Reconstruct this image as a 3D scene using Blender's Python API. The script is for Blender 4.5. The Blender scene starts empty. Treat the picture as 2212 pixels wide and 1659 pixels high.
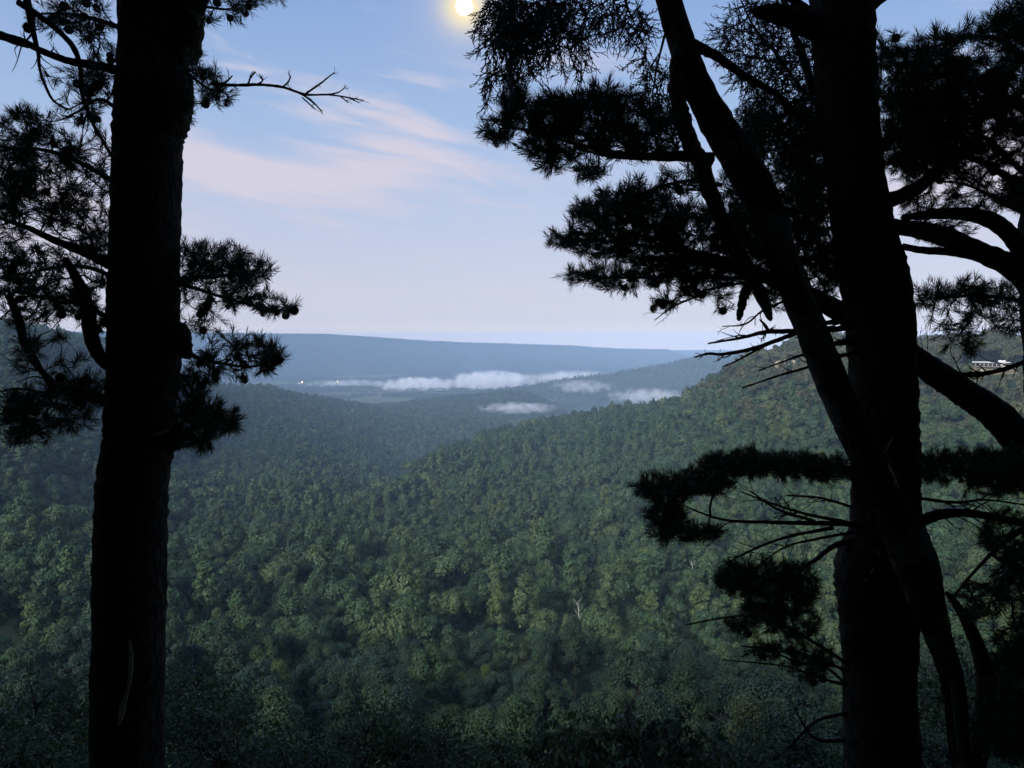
import bpy, math
import numpy as np
from math import radians, cos, sin, tan, atan2, hypot, pi

sc = bpy.context.scene
COL = sc.collection
# ------------------------------------------------------------------ camera, sky, sun, exposure
W, H, F = 2212.0, 1659.0, 1639.0            # measuring frame of the photograph and its focal length in those pixels
PITCH = radians(3.4)
EYE = np.array([0.0, 0.0, 1.6])
cam_d = bpy.data.cameras.new('camera')
cam_d.sensor_width = 36.0
cam_d.lens = 36.0 * F / W
cam_d.clip_start = 0.05
cam_d.clip_end = 400000.0
cam = bpy.data.objects.new('camera', cam_d)
COL.objects.link(cam)
cam.location = EYE
cam.rotation_euler = (pi / 2 - PITCH, 0, 0)
sc.camera = cam
sc.view_settings.view_transform = 'Standard'
sc.view_settings.look = 'None'
sc.view_settings.gamma = 1.0
sc.view_settings.exposure = 0.0
sc.view_settings.use_curve_mapping = False
sc.cycles.use_denoising = True

sc.cycles.volume_bounces = 3
sc.cycles.max_bounces = 6
sc.cycles.diffuse_bounces = 3
sc.cycles.transmission_bounces = 3
sc.cycles.transparent_max_bounces = 16
sc.cycles.volume_max_steps = 256
sc.cycles.use_adaptive_sampling = True
sc.cycles.adaptive_threshold = 0.015

def ray(px, py):
    X = (px - W / 2) / F
    U = -(py - H / 2) / F
    return np.array([X, cos(PITCH) + U * sin(PITCH), -sin(PITCH) + U * cos(PITCH)])
def P(px, py, d):                            # a pixel at depth d metres along the lens axis
    return EYE + ray(px, py) * d
def R(px, py, r):                            # a pixel at horizontal range r
    v = ray(px, py)
    return EYE + v * (r / hypot(v[0], v[1]))
def az_of(px):
    v = ray(px, H / 2)
    return atan2(v[0], v[1])
def z_of(py, r, px=1106):
    return R(px, py, r)[2]

SUN_AZ = radians(180 + 36)                   # compass-like: 0 = +Y (view), clockwise; the glow is behind, to the left
SUN_EL = radians(27)
sun_dir = np.array([sin(SUN_AZ) * cos(SUN_EL), cos(SUN_AZ) * cos(SUN_EL), sin(SUN_EL)])

def N(nt, t, **kw):
    n = nt.nodes.new(t)
    for k, v in kw.items():
        if k.startswith('i_'):
            n.inputs[k[2:].replace('_', ' ')].default_value = v
        elif isinstance(k, str) and hasattr(n, k):
            setattr(n, k, v)
    return n
def L(nt, a, b): nt.links.new(a, b)
def math_n(nt, op, a, b=None, c=None, clamp=False):
    n = nt.nodes.new('ShaderNodeMath'); n.operation = op; n.use_clamp = clamp
    for i, v in enumerate((a, b, c)):
        if v is None: continue
        if isinstance(v, (int, float)): n.inputs[i].default_value = v
        else: nt.links.new(v, n.inputs[i])
    return n.outputs[0]
def mixc(nt, fac, a, b, blend='MIX'):
    n = nt.nodes.new('ShaderNodeMix'); n.data_type = 'RGBA'; n.blend_type = blend
    for s, v in ((n.inputs[0], fac), (n.inputs[6], a), (n.inputs[7], b)):
        if isinstance(v, (int, float)): s.default_value = v
        elif isinstance(v, tuple): s.default_value = v if len(v) == 4 else (*v, 1)
        else: nt.links.new(v, s)
    return n.outputs[2]
def ramp(nt, fac, stops, interp='LINEAR'):
    n = nt.nodes.new('ShaderNodeValToRGB'); cr = n.color_ramp; cr.interpolation = interp
    while len(cr.elements) < len(stops): cr.elements.new(0.5)
    for e, (p, c) in zip(cr.elements, stops):
        e.position = p
        e.color = (c, c, c, 1) if isinstance(c, (int, float)) else (*c, 1)
    nt.links.new(fac, n.inputs[0])
    return n.outputs[0]
def maprange(nt, v, a, b, c=0.0, d=1.0, smooth=True):
    n = nt.nodes.new('ShaderNodeMapRange')
    n.interpolation_type = 'SMOOTHSTEP' if smooth else 'LINEAR'
    nt.links.new(v, n.inputs[0])
    for i, x in zip((1, 2, 3, 4), (a, b, c, d)): n.inputs[i].default_value = x
    return n.outputs[0]
def s2l(*rgb):                               # 0-255 display colour to linear
    return tuple((c / 255 / 12.92) if c / 255 <= 0.04045 else ((c / 255 + 0.055) / 1.055) ** 2.4 for c in rgb)

MOON_PX = (1003, 14)
moon_dir = ray(*MOON_PX); moon_dir = moon_dir / np.linalg.norm(moon_dir)

world = bpy.data.worlds.new('World')
sc.world = world
world.use_nodes = True
world.cycles.sampling_method = 'MANUAL'
world.cycles.sample_map_resolution = 512
nt = world.node_tree
nt.nodes.clear()
out = N(nt, 'ShaderNodeOutputWorld')
bg = N(nt, 'ShaderNodeBackground')
L(nt, bg.outputs[0], out.inputs[0])
sky = N(nt, 'ShaderNodeTexSky', sky_type='NISHITA', sun_disc=False, sun_elevation=SUN_EL, sun_rotation=SUN_AZ,
        altitude=300.0, air_density=1.0, dust_density=1.2, ozone_density=2.5)
tc = N(nt, 'ShaderNodeTexCoord')
sep = N(nt, 'ShaderNodeSeparateXYZ'); L(nt, tc.outputs['Generated'], sep.inputs[0])
X, Y, Z = sep.outputs
elev = math_n(nt, 'ARCSINE', Z)              # radians above the horizon
azim = math_n(nt, 'ARCTAN2', X, Y)
# twilight tint by height above the horizon, the same all the way round
grad = ramp(nt, maprange(nt, elev, 0.0, pi / 2, smooth=False), [
    (0.00, (1.05, 0.86, 0.72)), (0.005, (0.90, 0.80, 0.76)), (0.016, s2l(213, 211, 227)), (0.035, s2l(206, 206, 225)), (0.07, s2l(200, 203, 225)), (0.11, s2l(191, 201, 228)), (0.17, s2l(166, 191, 229)),
    (0.28, s2l(136, 169, 222)), (0.45, s2l(102, 140, 202)), (1.0, s2l(72, 105, 170))])
base = mixc(nt, 0.86, mixc(nt, 1.0, sky.outputs[0], (0.16, 0.16, 0.16), 'MULTIPLY'), grad)
# thin evening cloud: streaks that run nearly level, tipped a little
cv = N(nt, 'ShaderNodeCombineXYZ')
tilt = math_n(nt, 'ADD', elev, math_n(nt, 'MULTIPLY', azim, 0.16))
L(nt, math_n(nt, 'MULTIPLY', azim, 3.0), cv.inputs[0]); L(nt, math_n(nt, 'MULTIPLY', tilt, 15.0), cv.inputs[1])
n1 = N(nt, 'ShaderNodeTexNoise', i_Scale=1.5, i_Detail=6.0, i_Roughness=0.55, i_Distortion=0.5); L(nt, cv.outputs[0], n1.inputs['Vector'])
cv2 = N(nt, 'ShaderNodeCombineXYZ')
L(nt, math_n(nt, 'MULTIPLY', azim, 4.0), cv2.inputs[0]); L(nt, math_n(nt, 'MULTIPLY', tilt, 44.0), cv2.inputs[1])
n2 = N(nt, 'ShaderNodeTexNoise', i_Scale=1.4, i_Detail=5.0, i_Roughness=0.6, i_Distortion=0.3); L(nt, cv2.outputs[0], n2.inputs['Vector'])
def patch(px, py, wx, wy, slope=0.0):        # a soft cloud patch round one direction of the sky
    v = ray(px, py); v = v / np.linalg.norm(v)
    a0, e0 = atan2(v[0], v[1]), math.asin(v[2])
    da = math_n(nt, 'SUBTRACT', azim, a0)
    de = math_n(nt, 'SUBTRACT', math_n(nt, 'SUBTRACT', elev, e0), math_n(nt, 'MULTIPLY', da, slope))
    q = math_n(nt, 'ADD', math_n(nt, 'POWER', math_n(nt, 'ABSOLUTE', math_n(nt, 'DIVIDE', da, wx / F)), 2.0),
               math_n(nt, 'POWER', math_n(nt, 'ABSOLUTE', math_n(nt, 'DIVIDE', de, wy / F)), 2.0))
    return math_n(nt, 'EXPONENT', math_n(nt, 'MULTIPLY', q, -1.0))
cl = None
for args, amp in (((560, 375, 320, 50, -0.05), 0.95), ((860, 345, 280, 44, 0.05), 0.8), ((950, 285, 230, 26, -0.25), 0.8),
                  ((690, 248, 90, 14, -0.12), 0.55), ((680, 480, 90, 26, 0), 0.35), ((860, 630, 380, 20, 0), 0.35),
                  ((1120, 628, 80, 10, -0.1), 0.35), ((990, 478, 26, 6, -0.2), 0.5), ((1050, 395, 90, 12, -0.5), 0.4), ((520, 147, 80, 8, 0), 0.4),
                  ((2150, 330, 260, 120, 0.1), 0.8), ((-200, 420, 500, 80, 0), 0.7)):
    m = math_n(nt, 'MULTIPLY', patch(*args), amp)
    cl = m if cl is None else math_n(nt, 'MAXIMUM', cl, m)
wisp = math_n(nt, 'ADD', math_n(nt, 'MULTIPLY', n1.outputs[0], 0.85), math_n(nt, 'MULTIPLY', n2.outputs[0], 0.35))
dens = maprange(nt, math_n(nt, 'ADD', cl, math_n(nt, 'MULTIPLY', math_n(nt, 'SUBTRACT', wisp, 0.6), 2.5)), 0.0, 0.85)
broad = math_n(nt, 'MULTIPLY', maprange(nt, wisp, 0.62, 0.95), 0.20)
dens = math_n(nt, 'MAXIMUM', math_n(nt, 'MULTIPLY', dens, 0.92), broad)
skyc = mixc(nt, dens, base, s2l(217, 211, 226))
# the moon's aureole in the thin cloud
md = N(nt, 'ShaderNodeVectorMath', operation='DOT_PRODUCT'); L(nt, tc.outputs['Generated'], md.inputs[0]); md.inputs[1].default_value = tuple(moon_dir)
ang = math_n(nt, 'ARCCOSINE', math_n(nt, 'MINIMUM', md.outputs['Value'], 0.9999999))
glow1 = math_n(nt, 'EXPONENT', math_n(nt, 'MULTIPLY', math_n(nt, 'POWER', math_n(nt, 'DIVIDE', ang, 38 / F), 2.0), -1.0))
glow2 = math_n(nt, 'EXPONENT', math_n(nt, 'MULTIPLY', math_n(nt, 'DIVIDE', ang, 55 / F), -1.0))
skyc = mixc(nt, math_n(nt, 'MULTIPLY', glow2, 0.65), skyc, s2l(226, 214, 214))
skyc = mixc(nt, glow1, skyc, (1.15, 0.97, 0.52))
SKY = 0.12
scale = N(nt, 'ShaderNodeVectorMath', operation='SCALE'); L(nt, skyc, scale.inputs[0]); scale.inputs['Scale'].default_value = 1.0 / SKY
L(nt, scale.outputs[0], bg.inputs[0])
bg.inputs[1].default_value = SKY

sun_d = bpy.data.lights.new('sun', 'SUN')
sun_d.energy = 5.0
sun_d.angle = radians(28)
sun_d.color = (1.0, 0.96, 0.90)
sun = bpy.data.objects.new('sun', sun_d)
COL.objects.link(sun)
from mathutils import Vector
sun.rotation_euler = Vector(tuple(sun_dir)).to_track_quat('Z', 'Y').to_euler()
sun.location = (-30, -60, 40)
# ------------------------------------------------------------------ helpers
rng = np.random.default_rng(11)
def mesh_data(name, V, faces, mat=None, smooth=False):
    """faces: a list of int arrays, each (n,3) or (n,4)"""
    me = bpy.data.meshes.new(name)
    V = np.asarray(V, dtype=np.float32)
    if not isinstance(faces, list): faces = [faces]
    faces = [np.asarray(f, dtype=np.int32) for f in faces if len(f)]
    me.vertices.add(len(V)); me.vertices.foreach_set('co', V.ravel())
    idx = np.concatenate([f.ravel() for f in faces])
    tot = np.concatenate([np.full(len(f), f.shape[1], dtype=np.int32) for f in faces])
    start = np.concatenate([[0], np.cumsum(tot)[:-1]]).astype(np.int32)
    me.loops.add(len(idx)); me.loops.foreach_set('vertex_index', idx)
    me.polygons.add(len(tot)); me.polygons.foreach_set('loop_start', start); me.polygons.foreach_set('loop_total', tot)
    if smooth: me.polygons.foreach_set('use_smooth', np.ones(len(tot), dtype=bool))
    me.update(calc_edges=True); me.validate()
    if mat: me.materials.append(mat)
    return me
def obj(name, me, parent=None, loc=(0, 0, 0)):
    o = bpy.data.objects.new(name, me); COL.objects.link(o)
    o.location = loc
    if parent is not None: o.parent = parent
    return o
def tag(o, label=None, cat=None, group=None, kind=None):
    for k, v in (('label', label), ('category', cat), ('group', group), ('kind', kind)):
        if v: o[k] = v
    return o
class Geo:
    """collects triangles and quads for one mesh"""
    def __init__(s): s.V, s.T, s.Q, s.n = [], [], [], 0
    def add(s, V, T=None, Q=None):
        V = np.asarray(V, float)
        if T is not None and len(T): s.T.append(np.asarray(T) + s.n)
        if Q is not None and len(Q): s.Q.append(np.asarray(Q) + s.n)
        s.V.append(V); s.n += len(V)
    def mesh(s, name, mat=None, smooth=False, base=(0, 0, 0)):
        V = np.concatenate(s.V) - np.asarray(base)
        f = []
        if s.T: f.append(np.concatenate(s.T))
        if s.Q: f.append(np.concatenate(s.Q))
        return mesh_data(name, V, f, mat, smooth)
def unit(v):
    v = np.asarray(v, float)
    return v / (np.linalg.norm(v, axis=-1, keepdims=True) + 1e-12)
def catmull(pts, n):
    pts = np.asarray(pts, float)
    if len(pts) < 3:
        t = np.linspace(0, 1, n)[:, None]; return pts[0] * (1 - t) + pts[-1] * t
    p = np.vstack([2 * pts[0] - pts[1], pts, 2 * pts[-1] - pts[-2]])
    m = len(pts) - 1
    u = np.linspace(0, m, n); k = np.minimum(u.astype(int), m - 1); t = (u - k)[:, None]
    a, b, c, d = p[k], p[k + 1], p[k + 2], p[k + 3]
    return 0.5 * (2 * b + (c - a) * t + (2 * a - 5 * b + 4 * c - d) * t ** 2 + (3 * b - a - 3 * c + d) * t ** 3)
def tube(path, rad, sides=8, rough=0.0, rs=None, cap=True):
    path = np.asarray(path, float); n = len(path)
    rad = np.broadcast_to(np.asarray(rad, float), (n,))
    tan_ = unit(np.gradient(path, axis=0))
    up = np.array([0.13, 0.9, 0.31]) if abs(tan_[0][1]) < 0.8 else np.array([0.9, 0.1, 0.3])
    A = np.zeros((n, 3)); A[0] = unit(np.cross(tan_[0], up))
    for i in range(1, n):
        a = A[i - 1] - tan_[i] * np.dot(A[i - 1], tan_[i]); A[i] = unit(a)
    B = np.cross(tan_, A)
    th = np.linspace(0, 2 * pi, sides, endpoint=False)
    rr = rad[:, None] * np.ones((n, sides))
    if rough: rr = rr * (1 + rough * (rs or rng).normal(size=(n, sides)))
    V = path[:, None, :] + rr[..., None] * (np.cos(th)[None, :, None] * A[:, None, :] + np.sin(th)[None, :, None] * B[:, None, :])
    V = V.reshape(-1, 3)
    i = np.arange(n - 1)[:, None] * sides; j = np.arange(sides)[None, :]; j2 = (j + 1) % sides
    Q = np.stack([i + j, i + j2, i + sides + j2, i + sides + j], -1).reshape(-1, 4)
    T = []
    if cap:
        V = np.vstack([V, path[-1] + tan_[-1] * rad[-1] * 0.8, path[0] - tan_[0] * rad[0] * 0.3])
        e = (n - 1) * sides; c1, c0 = n * sides, n * sides + 1
        T = np.array([[e + k, e + (k + 1) % sides, c1] for k in range(sides)] + [[(k + 1) % sides, k, c0] for k in range(sides)])
    return V, T, Q
def sticks(p0, p1, r0, r1, sides=4):
    """many straight tapered sticks at once"""
    p0, p1 = np.asarray(p0, float), np.asarray(p1, float); n = len(p0)
    d = unit(p1 - p0); ref = np.where(np.abs(d[:, 2:3]) < 0.9, np.array([[0, 0, 1.0]]), np.array([[1.0, 0, 0]]))
    a = unit(np.cross(d, ref)); b = np.cross(d, a)
    th = np.linspace(0, 2 * pi, sides, endpoint=False)
    ring = np.cos(th)[None, :, None] * a[:, None] + np.sin(th)[None, :, None] * b[:, None]
    r0 = np.broadcast_to(r0, (n,)); r1 = np.broadcast_to(r1, (n,))
    V = np.concatenate([p0[:, None] + ring * r0[:, None, None], p1[:, None] + ring * r1[:, None, None]], 1).reshape(-1, 3)
    o = (np.arange(n) * 2 * sides)[:, None]; j = np.arange(sides)[None]; j2 = (j + 1) % sides
    Q = np.stack([o + j, o + j2, o + sides + j2, o + sides + j], -1).reshape(-1, 4)
    return V, Q
def vnoise(x, y, seed=0):
    """smooth value noise in the plane"""
    xi, yi = np.floor(x).astype(np.int64), np.floor(y).astype(np.int64)
    fx, fy = x - xi, y - yi
    fx, fy = fx * fx * (3 - 2 * fx), fy * fy * (3 - 2 * fy)
    def h(a, b):
        k = (a * 374761393 + b * 668265263 + seed * 974634777) & 0xffffffff
        k = ((k ^ (k >> 13)) * 1274126177) & 0xffffffff
        return ((k ^ (k >> 16)) & 0xffff) / 65535.0
    return (h(xi, yi) * (1 - fx) + h(xi + 1, yi) * fx) * (1 - fy) + (h(xi, yi + 1) * (1 - fx) + h(xi + 1, yi + 1) * fx) * fy
def fbm(x, y, seed=0, octs=4):
    s, a, t = 0, 1.0, 0
    for k in range(octs):
        s = s + a * (vnoise(x * 2 ** k, y * 2 ** k, seed + k) - 0.5); t += a; a *= 0.5
    return s / t

# ------------------------------------------------------------------ materials
def new_mat(name):
    m = bpy.data.materials.new(name); m.use_nodes = True
    m.node_tree.nodes.clear()
    o = m.node_tree.nodes.new('ShaderNodeOutputMaterial')
    return m, m.node_tree, o
def leaf_material(name, stops, translucent=0.3, rough=0.6, noise=3.0):
    """leaves: the colour differs from plant to plant and, a little, from leaf to leaf"""
    m, t, o = new_mat(name)
    oi = N(t, 'ShaderNodeObjectInfo'); geo = N(t, 'ShaderNodeNewGeometry')
    c = ramp(t, oi.outputs['Random'], stops)
    var = math_n(t, 'ADD', 0.65, math_n(t, 'MULTIPLY', geo.outputs['Random Per Island'], 0.7))
    hsv = N(t, 'ShaderNodeHueSaturation'); L(t, c, hsv.inputs['Color']); L(t, var, hsv.inputs['Value'])
    L(t, math_n(t, 'ADD', 0.485, math_n(t, 'MULTIPLY', geo.outputs['Random Per Island'], 0.03)), hsv.inputs['Hue'])
    p = N(t, 'ShaderNodeBsdfPrincipled'); L(t, hsv.outputs[0], p.inputs['Base Color'])
    p.inputs['Roughness'].default_value = rough; p.inputs['Specular IOR Level'].default_value = 0.25
    tr = N(t, 'ShaderNodeBsdfTranslucent'); L(t, hsv.outputs[0], tr.inputs[0])
    mx = N(t, 'ShaderNodeMixShader'); mx.inputs[0].default_value = translucent
    L(t, p.outputs[0], mx.inputs[1]); L(t, tr.outputs[0], mx.inputs[2]); L(t, mx.outputs[0], o.inputs[0])
    return m
def simple_mat(name, col, rough=0.8, noise_scale=None, col2=None, bump=0.0, detail=6.0, coord='Object', emit=None, emit_s=0.0):
    m, t, o = new_mat(name)
    p = N(t, 'ShaderNodeBsdfPrincipled'); p.inputs['Roughness'].default_value = rough
    p.inputs['Specular IOR Level'].default_value = 0.2
    if noise_scale:
        tc = N(t, 'ShaderNodeTexCoord')
        n = N(t, 'ShaderNodeTexNoise', i_Scale=noise_scale, i_Detail=detail, i_Roughness=0.6); L(t, tc.outputs[coord], n.inputs['Vector'])
        L(t, ramp(t, n.outputs[0], [(0.32, col), (0.68, col2 or col)]), p.inputs['Base Color'])
        if bump:
            b = N(t, 'ShaderNodeBump', i_Strength=1.0, i_Distance=bump); L(t, n.outputs[0], b.inputs['Height']); L(t, b.outputs[0], p.inputs['Normal'])
    else:
        p.inputs['Base Color'].default_value = (*col, 1)
    if emit:
        p.inputs['Emission Color'].default_value = (*emit, 1); p.inputs['Emission Strength'].default_value = emit_s
    L(t, p.outputs[0], o.inputs[0])
    return m
def bark_material(name, dark, mid, patch_col, patch_amt, scale=1.0):
    m, t, o = new_mat(name)
    tc = N(t, 'ShaderNodeTexCoord')
    mp = N(t, 'ShaderNodeMapping'); mp.inputs['Scale'].default_value = (1, 1, 0.28); L(t, tc.outputs['Object'], mp.inputs['Vector'])
    v = N(t, 'ShaderNodeTexVoronoi', feature='DISTANCE_TO_EDGE', i_Scale=26.0 * scale); 
    n0 = N(t, 'ShaderNodeTexNoise', i_Scale=9.0 * scale, i_Detail=8.0, i_Roughness=0.65); L(t, mp.outputs[0], n0.inputs['Vector'])
    wob = N(t, 'ShaderNodeVectorMath', operation='MULTIPLY_ADD'); L(t, n0.outputs['Color'], wob.inputs[0]); wob.inputs[1].default_value = (0.12, 0.12, 0.12); L(t, mp.outputs[0], wob.inputs[2])
    L(t, wob.outputs[0], v.inputs['Vector'])
    plate = maprange(t, math_n(t, 'ADD', v.outputs['Distance'], math_n(t, 'MULTIPLY', math_n(t, 'SUBTRACT', n0.outputs[0], 0.5), 0.30)), -0.02, 0.22)
    c = mixc(t, plate, dark, mid)
    c = mixc(t, math_n(t, 'MULTIPLY', n0.outputs[0], 0.5), c, tuple(x * 0.6 for x in mid))
    n2 = N(t, 'ShaderNodeTexNoise', i_Scale=2.6 * scale, i_Detail=5.0, i_Roughness=0.7); L(t, tc.outputs['Object'], n2.inputs['Vector'])
    c = mixc(t, math_n(t, 'MULTIPLY', maprange(t, n2.outputs[0], 0.66 - patch_amt * 0.2, 0.72 - patch_amt * 0.2), patch_amt), c, patch_col)
    p = N(t, 'ShaderNodeBsdfPrincipled'); L(t, c, p.inputs['Base Color']); p.inputs['Roughness'].default_value = 0.95; p.inputs['Specular IOR Level'].default_value = 0.1
    hgt = math_n(t, 'ADD', plate, math_n(t, 'MULTIPLY', n0.outputs[0], 0.8))
    b = N(t, 'ShaderNodeBump', i_Strength=0.9, i_Distance=0.02); L(t, hgt, b.inputs['Height']); L(t, b.outputs[0], p.inputs['Normal'])
    L(t, p.outputs[0], o.inputs[0])
    return m
CANOPY = [(0.0, (0.028, 0.056, 0.026)), (0.25, (0.036, 0.071, 0.030)), (0.5, (0.045, 0.085, 0.033)), (0.72, (0.054, 0.093, 0.036)), (0.9, (0.066, 0.100, 0.039)), (1.0, (0.084, 0.118, 0.040))]
M_CANOPY = leaf_material('canopy_leaves', CANOPY, translucent=0.12)
M_FAR = leaf_material('far_canopy_leaves', CANOPY, translucent=0.1)
M_TWOOD = simple_mat('forest_wood', (0.05, 0.042, 0.034), 0.9, 3.0, (0.10, 0.09, 0.075))
M_FLOOR = simple_mat('forest_floor', (0.020, 0.036, 0.015), 1.0, 0.15, (0.040, 0.060, 0.024))

# ------------------------------------------------------------------ the land round the overlook
CAN = 15.0                                    # canopy height above the ground
FLOOR = -330.0                                # valley floor below the overlook
# each column: image column, then (range, row of the canopy seen there) or (range, None, height) where hidden
def col(px, pts):
    return az_of(px), [(r[0], (z_of(r[1], r[0], px) - CAN) if len(r) == 2 else r[2]) for r in pts]
near = [(60, 1690), (110, 1560), (180, 1430), (280, 1290)]
columns = [
    (radians(-180), [(60, 0), (110, 1), (180, 2), (280, 3), (420, 4), (600, 4), (800, 4), (1000, 4), (1200, 4), (1600, 4), (2200, 4), (3000, 0), (3500, 0)]),
    (radians(-95), [(60, 0), (110, 1), (180, 2), (280, 3), (420, 4), (600, 4), (800, 4), (1000, 4), (1200, 4), (1600, 4), (2200, 4), (3000, 0), (3500, 0)]),
    (radians(-55), [(60, -34), (110, -50), (180, -60), (280, -55), (420, -40), (600, -10), (800, 10), (1000, 25), (1200, 30), (1600, 30), (2200, 30), (3000, 20), (3500, 0)]),
    col(0, near + [(420, 1160), (560, 1050), (700, 960), (850, 880), (1000, 810), (1300, 697), (1800, None, 20), (2600, None, 0), (3500, None, 0)]),
    col(240, near + [(420, 1175), (600, 1085), (800, 1005), (1000, 940), (1250, 860), (1650, 748), (2100, None, -10), (2700, None, -60), (3500, None, -150)]),
    col(450, near + [(430, 1185), (620, 1095), (820, 1050), (1080, 1008), (1450, 955), (1900, 888), (2500, 817), (3000, None, -220), (3550, None, FLOOR - 10)]),
    col(560, near + [(430, 1188), (620, 1098), (820, 1042), (1060, 1000), (1400, 955), (1850, 895), (2500, 824), (3000, None, -240), (3600, None, FLOOR - 10)]),
    col(650, near + [(430, 1190), (620, 1102), (800, 1050), (1050, 1006), (1450, 955), (1950, 898), (2650, 842), (3150, None, -260), (3600, None, FLOOR - 10)]),
    col(760, near + [(420, 1190), (600, 1107), (740, 1064), (1000, None, -205), (1550, 966), (2200, 907), (2800, 863), (3250, None, -285), (3600, None, FLOOR - 10)]),
    col(850, near + [(420, 1190), (560, 1118), (680, 1070), (800, 1030), (1150, None, -258), (1800, 965), (2400, 905), (3000, 873), (3600, None, FLOOR - 10)]),
    col(1000, near + [(420, 1188), (600, 1090), (850, 1006), (1200, 944), (1500, None, -280), (2200, 916), (3000, 877), (3300, None, -305), (3600, None, FLOOR - 10)]),
    col(1100, near + [(420, 1188), (600, 1088), (860, 993), (1330, 910), (1620, None, -280), (2200, None, -290), (2800, None, -300), (3100, None, -320), (3600, None, FLOOR - 10)]),
    col(1210, near + [(420, 1186), (600, 1082), (850, 985), (1480, 882), (1720, None, -250), (2100, None, -260), (2600, None, -300), (3000, None, -320), (3600, None, FLOOR - 10)]),
    col(1340, near + [(420, 1180), (580, 1072), (780, 975), (1280, 864), (1500, None, -180), (1900, None, -250), (2400, None, -300), (2900, None, -320), (3600, None, FLOOR - 10)]),
    col(1470, near + [(420, 1165), (560, 1058), (720, 955), (1050, 846), (1250, None, -140), (1700, None, -230), (2200, None, -300), (2800, None, -320), (3600, None, FLOOR - 10)]),
    col(1545, near + [(410, 1155), (530, 1045), (680, 930), (940, 806), (1150, None, -90), (1600, None, -200), (2100, None, -290), (2800, None, -320), (3600, None, FLOOR - 10)]),
    col(1620, near + [(400, 1140), (500, 1030), (640, 905), (850, 760), (1050, None, -40), (1500, None, -150), (2000, None, -250), (2800, None, -310), (3600, None, FLOOR - 10)]),
    col(1720, near + [(390, 1125), (480, 1015), (600, 890), (780, 748), (950, None, -12), (1300, None, -20), (1700, None, -60), (2500, None, -200), (3600, None, -250)]),
    col(1850, near + [(380, 1110), (470, 1000), (580, 880), (720, 765), (900, None, -10), (1300, None, -10), (1700, None, -20), (2500, None, -60), (3600, None, -100)]),
    col(2000, near + [(380, 1090), (460, 985), (560, 880), (680, None, -21), (820, None, -19), (1200, None, -19), (1700, None, -19), (2500, None, -19), (3600, None, -25)]),
    col(2212, near + [(380, 1070), (450, 965), (560, 880), (680, None, -21), (820, None, -19), (1200, None, -19), (1700, None, -19), (2500, None, -19), (3600, None, -25)]),
    (radians(55), [(60, -40), (110, -55), (180, -70), (280, -70), (380, -50), (450, -35), (540, -20), (650, -12), (800, -10), (1200, -8), (1700, -8), (2500, -8), (3600, -8)]),
    (radians(95), [(60, 0), (110, 1), (180, 2), (280, 3), (420, 4), (600, 4), (800, 4), (1000, 4), (1200, 4), (1600, 4), (2200, 4), (3000, 0), (3500, 0)]),
    (radians(180), [(60, 0), (110, 1), (180, 2), (280, 3), (420, 4), (600, 4), (800, 4), (1000, 4), (1200, 4), (1600, 4), (2200, 4), (3000, 0), (3500, 0)]),
]
CA = np.array([c[0] for c in columns])
CR = np.array([[p[0] for p in c[1]] for c in columns], float)
CZ = np.array([[p[1] for p in c[1]] for c in columns], float)
def ledge(a, r):
    """ground close to the overlook: a ledge under the feet, then the fall of the bluff in front"""
    front = 0.5 * (1 + np.tanh((radians(78) - np.abs(a)) / 0.22))
    fall = np.interp(r, [0, 1.0, 2.0, 4.5, 7, 12, 20, 32, 60], [0, -0.1, -0.9, -2.3, -5.0, -13.0, -23.0, -33.0, -49.0])
    return front * fall
RG = np.concatenate([np.linspace(0.3, 12, 26), np.geomspace(13, 3600, 210)])
def lerp_columns(a):
    k = np.clip(np.searchsorted(CA, a) - 1, 0, len(CA) - 2)
    t = (a - CA[k]) / (CA[k + 1] - CA[k]); t = t * t * (3 - 2 * t) * 0.5 + t * 0.5
    return CR[k] * (1 - t) + CR[k + 1] * t, CZ[k] * (1 - t) + CZ[k + 1] * t
def profile(a, r):
    cr, cz = lerp_columns(a)
    lz = ledge(a, np.array([cr[0]]))[0]
    rr = np.concatenate([[20.0, 35.0], cr]); zz = np.concatenate([ledge(a, np.array([20.0, 35.0])), cz])
    # smooth the piecewise profile a little
    h = 0
    for s, w in ((0.90, 0.25), (1.0, 0.5), (1.1, 0.25)): h = h + w * np.interp(r * s, rr, zz)
    return np.where(r < 20, ledge(a, r), np.where(r < 35, h * (r - 20) / 15 + ledge(a, r) * (35 - r) / 15, h))
AZ = np.concatenate([np.radians(np.linspace(-180, -42, 40, endpoint=False)), np.radians(np.linspace(-42, 42, 253)), np.radians(np.linspace(42, 180, 41)[1:])])
HZ = np.array([profile(a, RG) for a in AZ])
GX = RG[None] * np.sin(AZ)[:, None]; GY = RG[None] * np.cos(AZ)[:, None]
amp = np.clip((RG - 90) / 500, 0, 1)[None]
HZ = HZ + amp * (18 * fbm(GX / 260, GY / 260, 3, 3) + 8 * fbm(GX / 60, GY / 60, 9, 2))
def ground_z(x, y):
    x, y = np.asarray(x, float), np.asarray(y, float)
    a = np.arctan2(x, y); r = np.hypot(x, y)
    i = np.clip(np.searchsorted(AZ, a) - 1, 0, len(AZ) - 2); j = np.clip(np.searchsorted(RG, r) - 1, 0, len(RG) - 2)
    u = (a - AZ[i]) / (AZ[i + 1] - AZ[i]); v = np.clip((r - RG[j]) / (RG[j + 1] - RG[j]), 0, 1)
    return (HZ[i, j] * (1 - v) + HZ[i, j + 1] * v) * (1 - u) + (HZ[i + 1, j] * (1 - v) + HZ[i + 1, j + 1] * v) * u
na, nr = len(AZ), len(RG)
V = np.stack([GX, GY, HZ], -1).reshape(-1, 3)
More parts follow.
